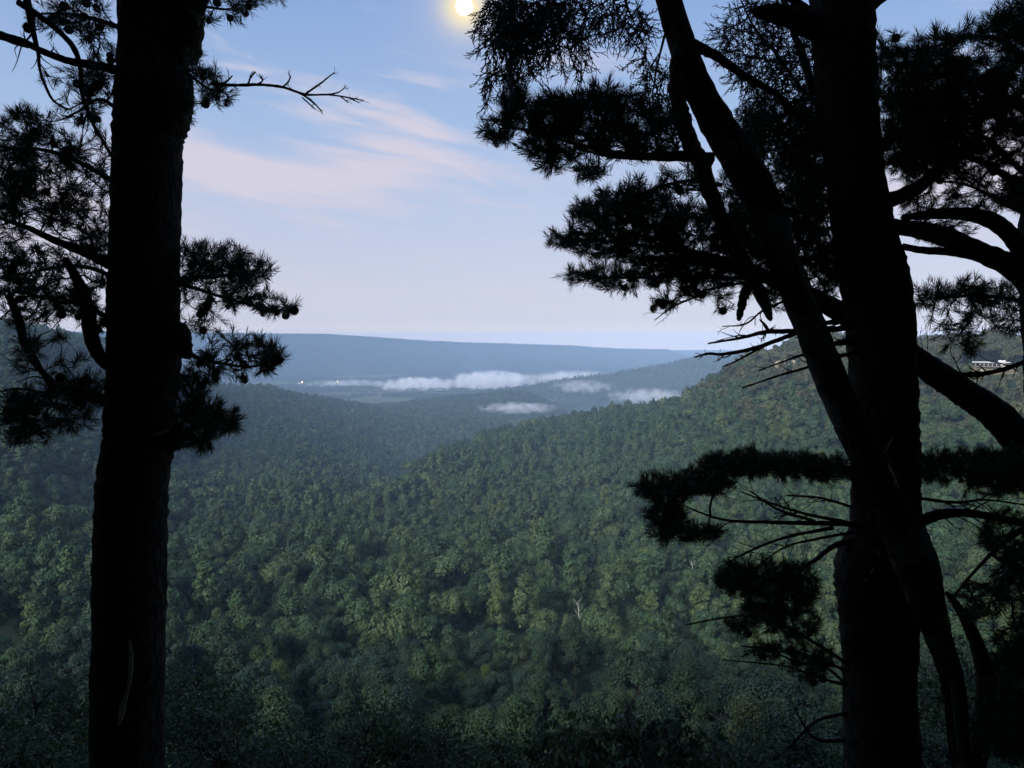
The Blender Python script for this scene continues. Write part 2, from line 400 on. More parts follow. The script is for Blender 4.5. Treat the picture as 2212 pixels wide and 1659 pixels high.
ii, jj = np.meshgrid(np.arange(na - 1), np.arange(nr - 1), indexing='ij'); o = (ii * nr + jj).ravel()
hillside = obj('hillside', mesh_data('hillside', V, np.stack([o, o + nr, o + nr + 1, o + 1], -1), M_FLOOR, True))
tag(hillside, kind='structure')
# ------------------------------------------------------------------ valley floor and the far ridges
def forest_skin(name, c1, c2, scale, bump):
    m, t, o = new_mat(name)
    tc = N(t, 'ShaderNodeTexCoord')
    v = N(t, 'ShaderNodeTexVoronoi', feature='F1', i_Scale=scale); L(t, tc.outputs['Object'], v.inputs['Vector'])
    n = N(t, 'ShaderNodeTexNoise', i_Scale=scale * 0.12, i_Detail=6.0, i_Roughness=0.65); L(t, tc.outputs['Object'], n.inputs['Vector'])
    c = mixc(t, n.outputs[0], c1, c2)
    c = mixc(t, 0.5, c, mixc(t, v.outputs['Color'], c1, c2))
    p = N(t, 'ShaderNodeBsdfPrincipled'); L(t, c, p.inputs['Base Color']); p.inputs['Roughness'].default_value = 1.0; p.inputs['Specular IOR Level'].default_value = 0.0
    b = N(t, 'ShaderNodeBump', i_Strength=1.0, i_Distance=bump); L(t, math_n(t, 'SUBTRACT', 1.0, v.outputs['Distance']), b.inputs['Height']); L(t, b.outputs[0], p.inputs['Normal'])
    L(t, p.outputs[0], o.inputs[0])
    return m
M_SKIN = forest_skin('far_woodland', (0.020, 0.034, 0.018), (0.055, 0.075, 0.034), 1 / 14.0, 7.0)
def field_material():
    m, t, o = new_mat('valley_fields')
    tc = N(t, 'ShaderNodeTexCoord')
    mp = N(t, 'ShaderNodeMapping'); mp.inputs['Rotation'].default_value = (0, 0, 0.5); L(t, tc.outputs['Object'], mp.inputs['Vector'])
    v = N(t, 'ShaderNodeTexVoronoi', feature='F1', distance='CHEBYCHEV', i_Scale=1 / 420.0); L(t, mp.outputs[0], v.inputs['Vector'])
    n = N(t, 'ShaderNodeTexNoise', i_Scale=1 / 700.0, i_Detail=4.0); L(t, tc.outputs['Object'], n.inputs['Vector'])
    n3 = N(t, 'ShaderNodeTexNoise', i_Scale=1 / 30.0, i_Detail=4.0); L(t, tc.outputs['Object'], n3.inputs['Vector'])
    sp = N(t, 'ShaderNodeSeparateColor'); L(t, v.outputs['Color'], sp.inputs[0])
    grass = mixc(t, sp.outputs[1], (0.050, 0.075, 0.032), (0.12, 0.13, 0.065))
    wood = mixc(t, n3.outputs[0], (0.018, 0.030, 0.016), (0.05, 0.068, 0.032))
    isw = maprange(t, math_n(t, 'ADD', sp.outputs[0], n.outputs[0]), 1.05, 1.08)
    p = N(t, 'ShaderNodeBsdfPrincipled'); L(t, mixc(t, isw, wood, grass), p.inputs['Base Color']); p.inputs['Roughness'].default_value = 1.0; p.inputs['Specular IOR Level'].default_value = 0.0
    L(t, p.outputs[0], o.inputs[0])
    return m
th = np.linspace(0, 2 * pi, 97)[:-1]; rr = np.array([0, 2000, 4000, 6000, 8000, 9000, 10000, 11000, 12000, 12600.0])
V = np.stack([np.outer(rr, np.sin(th)), np.outer(rr, np.cos(th)), np.full((len(rr), 96), FLOOR)], -1).reshape(-1, 3)
i, j = np.meshgrid(np.arange(len(rr) - 1), np.arange(96), indexing='ij'); j2 = (j + 1) % 96
ground = obj('valley_floor', mesh_data('valley_floor', V, np.stack([i * 96 + j, i * 96 + j2, (i + 1) * 96 + j2, (i + 1) * 96 + j], -1).reshape(-1, 4), field_material()))
tag(ground, kind='structure')

def ridge(name, crest, back, seed, steps=26, gully=18.0, bump=5.0, per=8.0, face=None):
    """crest: (column, row, range of the crest, range of the foot). A wooded ridge that falls to the valley floor in front and runs level behind"""
    c = np.array([[*R(px, py, r), rf] for px, py, r, rf in crest])
    a = np.arctan2(c[:, 0], c[:, 1]); r = np.hypot(c[:, 0], c[:, 1])
    aa = np.linspace(a[0], a[-1], max(40, int((a[-1] - a[0]) * r.mean() / per)))
    cr = np.interp(aa, a, r); cz = np.interp(aa, a, c[:, 2]); cf = np.interp(aa, a, c[:, 3])
    s = np.linspace(0, 1, steps)
    prof = face or (lambda s: s ** 0.9)
    rows = []
    for k in s:
        q = cf + (cr - cf) * k
        g = gully * fbm(aa * 9000 / 420 + k * 0.6, np.full_like(aa, k * 1.2), seed, 4) * math.sin(pi * min(k * 1.02, 1)) * 2.2
        z = FLOOR - 6 + (cz - FLOOR + 6) * prof(k) + g
        rows.append((q, z))
    for k, (dr, dz) in enumerate(back): rows.append((cr + dr, np.maximum(cz + dz, FLOOR - 6)))
    Q = np.array([x[0] for x in rows]); Zz = np.array([x[1] for x in rows])
    X, Y = Q * np.sin(aa), Q * np.cos(aa)
    Zz = Zz + bump * (fbm(X / 34, Y / 34, seed + 5, 3)) * 2
    n0, n1 = X.shape
    V = np.stack([X, Y, Zz], -1).reshape(-1, 3)
    i, j = np.meshgrid(np.arange(n0 - 1), np.arange(n1 - 1), indexing='ij'); o = (i * n1 + j).ravel()
    ob = obj(name, mesh_data(name, V, np.stack([o, o + 1, o + n1 + 1, o + n1], -1), M_SKIN, True))
    tag(ob, kind='structure')
    return ob
bluff = lambda s: 0.82 * s ** 1.25 + 0.18 * max(0, min(1, (s - 0.86) / 0.1))
ridge('far_plateau', [(-500, 716, 7600, 6300), (300, 717, 8000, 6700), (560, 721, 8300, 6900), (700, 722, 8400, 7000), (800, 728, 8500, 7000), (920, 737, 8700, 7000), (1000, 741, 8800, 7000),
      (1100, 744, 8900, 7000), (1230, 748, 9100, 7100), (1290, 753, 9200, 7200), (1345, 756, 9300, 7300), (1440, 757.5, 9500, 7700), (1475, 768, 9600, 8300), (1530, 800, 9700, 8800)],
      [(200, 4), (900, 6), (1500, -10), (2200, -400)], 21, gully=60, bump=8.0, per=14.0, face=bluff)
ridge('farther_plateau', [(1150, 757, 11200, 10400), (1380, 757, 11300, 10400), (1560, 757, 11400, 10500), (1700, 757, 11400, 10500), (2500, 756, 11500, 10600)], [(300, 0), (1000, -20)], 33, gully=40, bump=2.0, per=40.0, face=bluff)
ridge('second_ridge', [(1010, 856, 4330, 4200), (1057, 846, 4350, 4150), (1129, 838, 4380, 4080), (1198, 826, 4400, 3980), (1248, 817, 4430, 3950), (1323, 809, 4480, 3930), (1385, 798, 4520, 3900),
      (1432, 790, 4560, 3870), (1476, 780, 4580, 3840), (1510, 771, 4600, 3800), (1573, 770, 4600, 3750), (1700, 760, 4500, 3600), (2000, 756, 4500, 3500)],
      [(60, 2), (400, -60), (900, -400)], 45, gully=22, bump=5.0, per=9.0, face=lambda s: s ** 1.15)
ridge('valley_hill', [(770, 884, 3160, 3000), (877, 873, 3200, 2900), (908, 867, 3220, 2880), (971, 860, 3240, 2860), (1042, 854, 3260, 2850), (1101, 849, 3270, 2850), (1136, 851, 3270, 2860), (1167, 863, 3260, 2900), (1198, 878, 3250, 2980), (1222, 892, 3240, 3050)],
      [(40, 0), (200, -40), (420, -300)], 57, gully=12, bump=5.0, per=8.0, face=lambda s: s ** 0.8)
# ------------------------------------------------------------------ broadleaf forest
def crown_geo(g, kind, n, leaf, rs, R0=5.0, Hc=8.0, z0=6.0, core=0):
    """leaf clumps on the lobes of a crown; kind shapes the envelope"""
    lobes = []
    nl = {'round': 17, 'tall': 16, 'cone': 18, 'wide': 20, 'ragged': 14}[kind]
    for k in range(nl):
        u = (k + rs.random()) / nl
        th = k * 2.39996 + rs.normal() * 0.3
        if kind == 'cone':
            h = u; rad = (1 - h) ** 0.8 * R0 * 0.8; lr = R0 * (0.20 + 0.26 * (1 - h))
        elif kind == 'tall':
            h = u; rad = math.sin(pi * min(1, 0.22 + 0.78 * h)) ** 0.7 * R0 * 0.62; lr = R0 * rs.uniform(0.28, 0.42)
        elif kind == 'wide':
            h = 0.35 + 0.65 * math.sqrt(1 - u); rad = R0 * math.sqrt(u) * 0.95; lr = R0 * rs.uniform(0.20, 0.32); h = h * (1 - 0.25 * rs.random())
        elif kind == 'ragged':
            h = rs.random(); rad = R0 * math.sin(pi * (0.15 + 0.8 * h)) * rs.uniform(0.3, 1.0); lr = R0 * rs.uniform(0.16, 0.34)
        else:
            h = u; rad = math.sqrt(max(0.02, 1 - (1.6 * h - 0.62) ** 2)) * R0 * 0.72; lr = R0 * rs.uniform(0.24, 0.38)
        lobes.append((rad * cos(th), rad * sin(th), z0 + h * Hc + rs.normal() * 0.04 * Hc, lr))
    lobes = np.array(lobes)
    w = lobes[:, 3] ** 2; w /= w.sum()
    pick = rs.choice(nl, size=n, p=w)
    d = unit(rs.normal(size=(n, 3)) + np.array([0, 0, 0.45]))
    c = lobes[pick]
    rad = c[:, 3:4] * (0.70 + 0.40 * rs.random((n, 1)) ** 0.6) * (1 + 0.45 * rs.random((n, 1)) * (rs.random((n, 1)) < 0.2))
    pos = c[:, :3] + d * rad * np.array([1, 1, 0.82])
    cc = unit(pos - np.array([0, 0, z0 + Hc * 0.35])); nrm = unit(d * 0.7 + cc * 0.9 + rs.normal(size=(n, 3)) * 0.50)
    a = unit(np.cross(nrm, rs.normal(size=(n, 3)))); b = np.cross(nrm, a)
    s = leaf * rs.uniform(0.55, 1.35, (n, 1))
    asp = rs.uniform(0.45, 0.8, (n, 1))
    fold = nrm * s * rs.uniform(-0.25, 0.25, (n, 1))
    V = np.stack([pos - a * s, pos + b * s * asp + fold, pos + a * s, pos - b * s * asp + fold], 1).reshape(-1, 3)
    g.add(V, Q=np.arange(4 * n).reshape(-1, 4))
    if core:                                                    # inner shaded leafage so that the crown is not see-through
        m = core
        pick = rs.choice(nl, size=m, p=w); c = lobes[pick]
        pos = c[:, :3] + unit(rs.normal(size=(m, 3))) * c[:, 3:4] * 0.45 * rs.random((m, 1))
        nrm = unit(rs.normal(size=(m, 3))); a = unit(np.cross(nrm, rs.normal(size=(m, 3)))); b = np.cross(nrm, a)
        s = c[:, 3:4] * 0.62
        V = np.stack([pos - a * s, pos + b * s, pos + a * s, pos - b * s], 1).reshape(-1, 3)
        g.add(V, Q=np.arange(4 * m).reshape(-1, 4))
    return lobes
def trunk_geo(g, lobes, rs, z0, r=0.22, limbs=7, sides=7):
    top = lobes[:, :3].mean(0); top[2] = lobes[:, 2].max() * 0.8
    p = catmull([np.array([0, 0, -2.5]), np.array([rs.normal() * 0.2, rs.normal() * 0.2, z0 * 0.6]), top * np.array([0.5, 0.5, 0.75]), top], 10)
    g.add(*tube(p, np.linspace(r, r * 0.2, 10), sides))
    for k in rs.choice(len(lobes), size=min(limbs, len(lobes)), replace=False):
        b = lobes[k, :3]; i = int(np.clip(np.searchsorted(p[:, 2], b[2] - 3.0), 2, 8))
        q = catmull([p[i], (p[i] + b) / 2 + np.array([0, 0, -0.3]), b], 5)
        g.add(*tube(q, np.linspace(r * 0.4, r * 0.1, 5), 5))
KINDS = ['round', 'tall', 'wide', 'cone', 'ragged', 'round', 'tall', 'wide']
DIMS = {'round': (5.0, 8.5, 6.5), 'tall': (3.6, 10.5, 6.0), 'wide': (6.2, 5.5, 8.0), 'cone': (3.8, 11.0, 5.5), 'ragged': (4.6, 9.0, 6.0)}
crown_near, trunk_near = [], []
for k, kind in enumerate(KINDS):
    rs = np.random.default_rng(100 + k); R0, Hc, z0 = DIMS[kind]
    g = Geo(); lob = crown_geo(g, kind, 9000, 0.18, rs, R0, Hc, z0, 160)
    crown_near.append(g.mesh('crown', M_CANOPY)); g = Geo(); trunk_geo(g, lob, rs, z0); trunk_near.append(g.mesh('trunk', M_TWOOD, True))
def lod_collection(name, n, leaf, kinds, seed, mat=None):
    c = bpy.data.collections.new(name)                           # prototypes only; not in the scene
    for k, kind in enumerate(kinds):
        rs = np.random.default_rng(seed + k); R0, Hc, z0 = DIMS[kind]
        g = Geo(); crown_geo(g, kind, n, leaf, rs, R0, Hc, z0, 40)
        o = bpy.data.objects.new('%s_%02d' % (name, k), g.mesh('far_crown', mat or M_FAR)); c.objects.link(o)
    return c
LOD1 = lod_collection('mid_crown', 2400, 0.36, KINDS, 200)
LOD2 = lod_collection('far_crown', 700, 0.66, KINDS, 300)
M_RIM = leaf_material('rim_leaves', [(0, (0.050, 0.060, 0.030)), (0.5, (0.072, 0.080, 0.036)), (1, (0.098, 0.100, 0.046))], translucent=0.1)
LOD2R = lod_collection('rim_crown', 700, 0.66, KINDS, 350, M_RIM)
LOD3 = lod_collection('tiny_crown', 110, 1.5, KINDS[:6], 400)
def scatter_object(name, pts, rot, scl, idx, coll, label, cat):
    me = bpy.data.meshes.new(name)
    me.vertices.add(len(pts)); me.vertices.foreach_set('co', np.asarray(pts, np.float32).ravel())
    def attr(n, t, v, dom='POINT', key='value'):
        a = me.attributes.new(n, t, dom); a.data.foreach_set(key, np.asarray(v).ravel())
    attr('pick', 'INT', np.asarray(idx, np.int32)); attr('turn', 'FLOAT_VECTOR', np.asarray(rot, np.float32), key='vector'); attr('size', 'FLOAT_VECTOR', np.asarray(scl, np.float32), key='vector')
    o = obj(name, me)
    ng = bpy.data.node_groups.new(name, 'GeometryNodeTree')
    ng.interface.new_socket('Geometry', in_out='INPUT', socket_type='NodeSocketGeometry'); ng.interface.new_socket('Geometry', in_out='OUTPUT', socket_type='NodeSocketGeometry')
    gi, go = ng.nodes.new('NodeGroupInput'), ng.nodes.new('NodeGroupOutput')
    ci = ng.nodes.new('GeometryNodeCollectionInfo'); ci.inputs['Collection'].default_value = coll; ci.inputs['Separate Children'].default_value = True; ci.inputs['Reset Children'].default_value = True
    ip = ng.nodes.new('GeometryNodeInstanceOnPoints'); ip.inputs['Pick Instance'].default_value = True
    def na(n, t):
        a = ng.nodes.new('GeometryNodeInputNamedAttribute'); a.data_type = t; a.inputs[0].default_value = n
        return a.outputs[0]
    er = ng.nodes.new('FunctionNodeEulerToRotation')
    ng.links.new(na('turn', 'FLOAT_VECTOR'), er.inputs[0]); ng.links.new(er.outputs[0], ip.inputs['Rotation'])
    ng.links.new(na('size', 'FLOAT_VECTOR'), ip.inputs['Scale']); ng.links.new(na('pick', 'INT'), ip.inputs['Instance Index'])
    ng.links.new(gi.outputs[0], ip.inputs['Points']); ng.links.new(ci.outputs[0], ip.inputs['Instance']); ng.links.new(ip.outputs[0], go.inputs[0])
    o.modifiers.new('scatter', 'NODES').node_group = ng
    return tag(o, label, cat, kind='stuff')

# where the trees stand: a jittered grid, closer together near the overlook, kept only where the view reaches the canopy
HOUSE = R(2148, 786, 705.0)                   # a clearing with a house on the rim
def visible_mask(x, y, slack):
    a = np.arctan2(x, y); r = np.hypot(x, y)
    AA = np.radians(np.linspace(-42, 42, 337)); RR = np.geomspace(30, 3500, 240)
    S = np.array([(ground_z(RR * sin(q), RR * cos(q)) + 9 - 1.6) / RR for q in AA])
    run = np.maximum.accumulate(S, axis=1)
    i = np.clip(np.round((a - AA[0]) / (AA[1] - AA[0])).astype(int), 0, 336); j = np.clip(np.searchsorted(RR, r) - 1, 0, 239)
    top = (ground_z(x, y) + 19 + slack - 1.6) / r
    return top >= run[i, np.maximum(j - 1, 0)]
pts = []
for r0, r1, step in ((34, 260, 9.3), (260, 700, 9.5), (700, 1500, 10.0), (1500, 3250, 11.5)):
    m = int(r1 / step) + 2
    gx, gy = np.meshgrid(np.arange(-m, m + 1), np.arange(0, m + 1))
    x = (gx + (gy % 2) * 0.5 + rng.uniform(-0.42, 0.42, gx.shape)) * step; y = (gy + rng.uniform(-0.42, 0.42, gx.shape)) * step * 0.9
    x, y = x.ravel(), y.ravel(); r = np.hypot(x, y); a = np.degrees(np.arctan2(x, y))
    k = (r >= r0) & (r < r1) & (np.abs(a) < 38.5)
    pts.append(np.stack([x[k], y[k]], 1))
pts = np.vstack(pts)
hd = np.hypot(pts[:, 0] - HOUSE[0], pts[:, 1] - HOUSE[1])
pts = pts[hd > 26]
# open the line of sight to the house
ha = atan2(HOUSE[0], HOUSE[1]); hr = hypot(HOUSE[0], HOUSE[1])
pa, pr = np.arctan2(pts[:, 0], pts[:, 1]), np.hypot(pts[:, 0], pts[:, 1])
pts = pts[~((np.abs(pa - ha) < 0.034) & (pr > hr - 72) & (pr < hr + 10))]
pts = pts[visible_mask(pts[:, 0], pts[:, 1], 6.0 + np.hypot(pts[:, 0], pts[:, 1]) * 0.03)]
gz = ground_z(pts[:, 0], pts[:, 1]) + rng.uniform(-2.2, 1.2, len(pts)); pr = np.hypot(pts[:, 0], pts[:, 1])
size = np.clip(np.exp(rng.normal(-0.13, 0.26, len(pts))), 0.48, 1.5) * (1 + 0.25 * fbm(pts[:, 0] / 90, pts[:, 1] / 90, 77, 2))
squash = rng.uniform(0.82, 1.28, len(pts)); stand = fbm(pts[:, 0] / 70, pts[:, 1] / 70, 31, 2) + rng.normal(size=len(pts)) * 0.16; pickk = np.where(stand > 0.12, rng.choice([1, 6, 4, 1, 6, 3], len(pts)), np.where(stand < -0.12, rng.choice([0, 2, 5, 7], len(pts)), rng.choice([0, 1, 2, 4, 5, 6, 7, 0, 5, 3], len(pts)))); spin = rng.uniform(0, 2 * pi, len(pts))
size = np.where(pr < 75, size * 0.72, np.where(pr < 260, np.minimum(size, 1.2) * 0.92, size))
# the three hundred that show largest: those nearest the overlook within the frame
inframe = np.abs(np.degrees(np.arctan2(pts[:, 0], pts[:, 1]))) < 35.5
order = np.argsort(np.where(inframe, pr, 1e9)); NEAR = order[:300]
isnear = np.zeros(len(pts), bool); isnear[NEAR] = True
TONES = [('dark green', (0.020, 0.043, 0.020)), ('blue-green', (0.024, 0.050, 0.029)), ('mid-green', (0.034, 0.066, 0.026)), ('olive', (0.044, 0.066, 0.028)), ('bright yellow-green', (0.072, 0.108, 0.030))]
tone_mats = [leaf_material('leaves_' + n.replace(' ', '_').replace('-', '_'), [(0, tuple(c * 0.82 for c in q)), (1, tuple(c * 1.2 for c in q))], translucent=0.12) for n, q in TONES]
SHAPE = {'round': 'round-crowned', 'tall': 'tall narrow-crowned', 'wide': 'broad spreading', 'cone': 'pointed conical', 'ragged': 'ragged open-crowned'}
tone = {int(i): int(rng.choice(5, p=[0.40, 0.24, 0.24, 0.09, 0.03])) for i in NEAR}  # weighted to dark leaf colours, standing in for shade on the nearest trees
def size_word(i): return 'small' if size[i] < 0.82 else 'large' if size[i] > 1.05 else 'middling'
for n, i in enumerate(NEAR):
    v = int(pickk[i]); tn = tone[int(i)]
    e = bpy.data.objects.new('forest_tree', None); COL.objects.link(e)
    e.location = (pts[i, 0], pts[i, 1], gz[i]); e.rotation_euler = (0, 0, spin[i]); e.scale = (size[i], size[i], size[i] * squash[i])
    e.empty_display_size = 1.0
    d_ = np.hypot(pts[NEAR, 0] - pts[i, 0], pts[NEAR, 1] - pts[i, 1]); d_[n] = 1e9; k = NEAR[int(np.argmin(d_))]      # its nearest neighbour
    at_ = 'below the bluff' if pr[i] < 105 else 'in the bowl'
    tag(e, '%s %s %s tree %s, beside a %s %s one' % (size_word(i), SHAPE[KINDS[v]], TONES[tn][0], at_, size_word(k), TONES[tone[int(k)]][0]), 'tree', 'forest trees below the overlook')
    obj('trunk', trunk_near[v], e)
    c = obj('crown', crown_near[v], e); c.material_slots[0].link = 'OBJECT'; c.material_slots[0].material = tone_mats[tn]
def put(mask, name, coll, ncoll, label):
    k = np.where(mask)[0]
    s = size[k]
    return scatter_object(name, np.column_stack([pts[k], gz[k]]), np.column_stack([np.zeros((len(k), 2)), spin[k]]), np.column_stack([s, s, s * squash[k]]), pickk[k] % ncoll, coll, label, 'forest')
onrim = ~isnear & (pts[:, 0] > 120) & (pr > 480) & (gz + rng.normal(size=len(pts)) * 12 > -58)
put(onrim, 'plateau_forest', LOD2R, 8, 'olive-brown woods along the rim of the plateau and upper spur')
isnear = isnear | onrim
put(~isnear & (pr < 620), 'valley_forest', LOD1, 8, 'dense green broadleaf forest filling the near valley')
put(~isnear & (pr >= 620) & (pr < 1400), 'slope_forest', LOD2, 8, 'green forest mantling the upper slopes of the valley')
put(~isnear & (pr >= 1400), 'hilltop_forest', LOD3, 6, 'hazy green forest on the far crest of the near hills')
print('forest', len(pts), 'near radius', pr[NEAR].max())
# ------------------------------------------------------------------ the pines that frame the view
M_BARK = bark_material('pine_bark', (0.014, 0.012, 0.010), (0.050, 0.042, 0.034), (0.12, 0.11, 0.10), 0.15)
M_BARKG = bark_material('pale_flaking_bark', (0.014, 0.012, 0.010), (0.064, 0.058, 0.050), (0.22, 0.21, 0.20), 0.6)
M_TWIG = simple_mat('pine_twig', (0.022, 0.017, 0.013), 0.95, 30.0, (0.05, 0.04, 0.032))
M_SCAR = simple_mat('bare_wood', (0.42, 0.33, 0.21), 0.8, 14.0, (0.55, 0.45, 0.31))
M_FLAKE = simple_mat('grey_flaking_bark', (0.09, 0.088, 0.082), 0.9, 22.0, (0.26, 0.25, 0.235))
M_NEEDLE = leaf_material('pine_needles', [(0, (0.024, 0.046, 0.018)), (1, (0.036, 0.060, 0.023))], translucent=0.15, rough=0.5)
M_CEDAR = leaf_material('cedar_scale_leaves', [(0, (0.018, 0.028, 0.014)), (1, (0.026, 0.036, 0.018))], translucent=0.08, rough=0.6)
M_CONE = simple_mat('pine_cone', (0.020, 0.014, 0.009), 0.9, 60.0, (0.06, 0.042, 0.028))
def cone_mesh():
    g = Geo(); rs = np.random.default_rng(5)
    for k in range(58):                                        # overlapping woody scales on an ovoid
        t = (k + 0.5) / 58; th = k * 2.39996; z = -0.026 + 0.054 * t
        r = 0.023 * math.sin(pi * (0.08 + 0.84 * t)) ** 0.7
        o = np.array([cos(th), sin(th), 0]); tng = np.array([-sin(th), cos(th), 0]); up = np.array([0, 0, 1.0])
        a = o * r * 0.45 + up * z; b = o * (r * 1.18) + up * (z + 0.004); w = 0.0075 * (0.5 + r / 0.023)
        g.add([a - tng * w * 0.5, a + tng * w * 0.5, b + tng * w, b + o * 0.004 + up * 0.003, b - tng * w], T=[[0, 1, 3], [1, 2, 3], [0, 3, 4]])
    return g.mesh('pine_cone', M_CONE)
CONE = cone_mesh()

class Tree:
    def __init__(s, name, label, base, cat='tree', seed=1, bark=None, group=None):
        s.base = np.asarray(base, float); s.rs = np.random.default_rng(seed); s.bark = bark or M_BARK
        s.e = bpy.data.objects.new(name, None); COL.objects.link(s.e); s.e.location = tuple(s.base); s.e.empty_display_size = 0.5
        tag(s.e, label, cat, group)
    def limb(s, name, pts, d, sides=10, n=40, rough=0.05, mat=None, parent=None, twigs=0, tw_len=90, bumps=0.0, label=None, tw_up=0.1):
        """pts: (column, row, width in pixels); d: depth, one value or one for each point"""
        pts = np.asarray(pts, float); d = np.broadcast_to(np.asarray(d, float), (len(pts),))
        p3 = np.array([P(x, y, q) for (x, y, w), q in zip(pts, d)]); r3 = pts[:, 2] / 2 * d / F
        path = catmull(p3, n); rad = np.maximum(catmull(np.column_stack([r3, r3, r3]), n)[:, 0], 0.0012)
        if bumps: rad = rad * (1 + bumps * s.rs.normal(size=n))
        g = Geo(); V, T, Q = tube(path, rad, sides, rough, s.rs); g.add(V, T, Q)
        for k in range(twigs):                                 # dead side twigs
            i = int(s.rs.uniform(0.25, 0.97) * (n - 1)); tdir = unit(path[min(i + 1, n - 1)] - path[i - 1])
            sd = unit(np.cross(tdir, s.rs.normal(size=3))); sd[2] = sd[2] * 0.8 + tw_up
            ln = tw_len * d.mean() / F * s.rs.uniform(0.3, 1.0)
            q = [path[i]]; dr = unit(tdir * 0.9 + sd * 0.9)
            for m in range(5): dr = unit(dr + s.rs.normal(size=3) * 0.22); q.append(q[-1] + dr * ln / 5)
            r0 = min(rad[i] * 0.5, 0.006)
            g.add(*tube(catmull(q, 8), np.linspace(r0, 0.0011, 8), 5))
            for m in range(int(s.rs.integers(0, 3))):
                j = int(s.rs.integers(1, 5)); d2 = unit(unit(q[j + 1] - q[j]) + s.rs.normal(size=3) * 0.7)
                g.add(*tube(catmull([q[j], q[j] + d2 * ln * 0.15, q[j] + d2 * ln * 0.3 + np.array([0, 0, 0.02])], 4), np.linspace(r0 * 0.6, 0.0010, 4), 4))
        o = obj(name, g.mesh(name, mat or s.bark, True, s.base), parent or s.e)
        if label: o['label'] = label
        s.last = path
        return o
    def bough(s, path, d, w0, blobs, kind='pine', cones=0, seg=0.05, up=0.25, needle=0.062, nn=40, droop=0.0, wtip=3.0, tipr=0.0014, dens=1.0):
        """a branch along `path` (columns, rows) whose twigs grow to points spread in the blobs (column, row, half width, half height, count)"""
        rs = s.rs
        path = np.asarray(path, float); d = np.interp(np.linspace(0, 1, len(path)), np.linspace(0, 1, len(np.atleast_1d(d))), np.atleast_1d(d)) if np.ndim(d) else np.full(len(path), float(d))
        p3 = catmull([P(x, y, q) for (x, y), q in zip(path, d)], max(8, int(len(path) * 9)))
        px2 = catmull(np.column_stack([path, path[:, 0]]), len(p3))[:, :2]; dd = np.interp(np.linspace(0, 1, len(p3)), np.linspace(0, 1, len(d)), d)
        main_r = np.linspace(w0, wtip, len(p3)) / 2 * dd / F
        tg = []
        for b in blobs:
            cx, cy, rx, ry, cnt = b[:5]; cnt = max(3, int(cnt * dens)); ds = b[5] if len(b) > 5 else 0.22
            th = rs.uniform(0, 2 * pi, cnt); q = np.sqrt(rs.random(cnt))
            x = cx + rx * q * np.cos(th); y = cy + ry * q * np.sin(th)
            j = np.argmin(np.hypot(px2[None, :, 0] - x[:, None], px2[None, :, 1] - y[:, None]), axis=1)
            dep = dd[j] + np.clip(rs.normal(size=cnt) * ds, -2 * ds, 2 * ds)
            tg += [P(a, c, e) for a, c, e in zip(x, y, dep)]
        tg = np.array(tg)
        near_ = np.array([np.min(np.linalg.norm(p3 - t, axis=1)) for t in tg]); tg = tg[np.argsort(near_)]
        cap = len(p3) + len(tg) * 14
        nodes = np.zeros((cap, 3)); par = np.full(cap, -1); dist = np.zeros(cap); nodes[:len(p3)] = p3; n = len(p3)
        par[1:n] = np.arange(n - 1); dist[:n] = np.arange(n) * 0.02
        tips, tdir = [], []
        for t in tg:
            v = t - nodes[:n]; L_ = np.linalg.norm(v, axis=1)
            k = int(np.argmin(L_ + 0.12 * dist[:n]))
            a = nodes[k]; ln = L_[k]
            if ln < 0.02: continue
            pd = unit(a - nodes[par[k]]) if par[k] >= 0 else unit(t - a)
            m = int(np.clip(round(ln / seg), 2, 12))
            ctrl = a + (pd * 0.35 + unit(t - a) * 0.35 + rs.normal(size=3) * 0.10) * ln * 0.75 + np.array([0, 0, -0.06 * ln])
            prev = k
            for u in np.linspace(0, 1, m + 1)[1:]:
                q = a * (1 - u) ** 2 + 2 * ctrl * u * (1 - u) + t * u * u
                nodes[n] = q; par[n] = prev; dist[n] = dist[prev] + ln / m; prev = n; n += 1
            tips.append(prev); tdir.append(unit(unit(nodes[prev] - nodes[par[prev]]) + np.array([0, 0, up - droop]) + rs.normal(size=3) * 0.12))
        tips = np.array(tips); tdir = np.array(tdir)
        acc = np.zeros(n); acc[tips] = 1
        for k in range(n - 1, 0, -1): acc[par[k]] += acc[k]
        rad = tipr * np.maximum(acc, 1) ** 0.38
        rad[:len(p3)] = np.maximum(main_r, 0.0015)
        rad = np.minimum(rad, max(main_r.max() * 0.6, 0.0025)); rad[:len(p3)] = np.maximum(main_r, 0.0015)
        g = Geo(); V, T, Q = tube(p3, main_r, 8, 0.06, rs); g.add(V, T, Q)
        kk = np.arange(len(p3), n); V, Q = sticks(nodes[par[kk]], nodes[kk], np.minimum(rad[par[kk]], rad[kk] * 1.4), rad[kk], 4); g.add(V, None, Q)
        br = obj('branch', g.mesh('branch', M_TWIG, True, s.base), s.e)
        P0, D = nodes[tips], tdir
        g = Geo()
        if kind == 'pine':
            nt_ = len(P0); sh = rs.uniform(0.07, 0.13, nt_)
            t = rs.random((nt_, nn)) ** 0.8; along = (t - 0.75) * sh[:, None]
            base_ = P0[:, None] + D[:, None] * along[..., None]
            ref = unit(rs.normal(size=(nt_, 3))); A = unit(np.cross(D, ref)); B = np.cross(D, A)
            ph = rs.uniform(0, 2 * pi, (nt_, nn)); spread = np.radians(62 - 42 * t + rs.normal(size=(nt_, nn)) * 9)
            nd = D[:, None] * np.cos(spread)[..., None] + (A[:, None] * np.cos(ph)[..., None] + B[:, None] * np.sin(ph)[..., None]) * np.sin(spread)[..., None]
            ln = needle * rs.uniform(0.7, 1.15, (nt_, nn, 1))
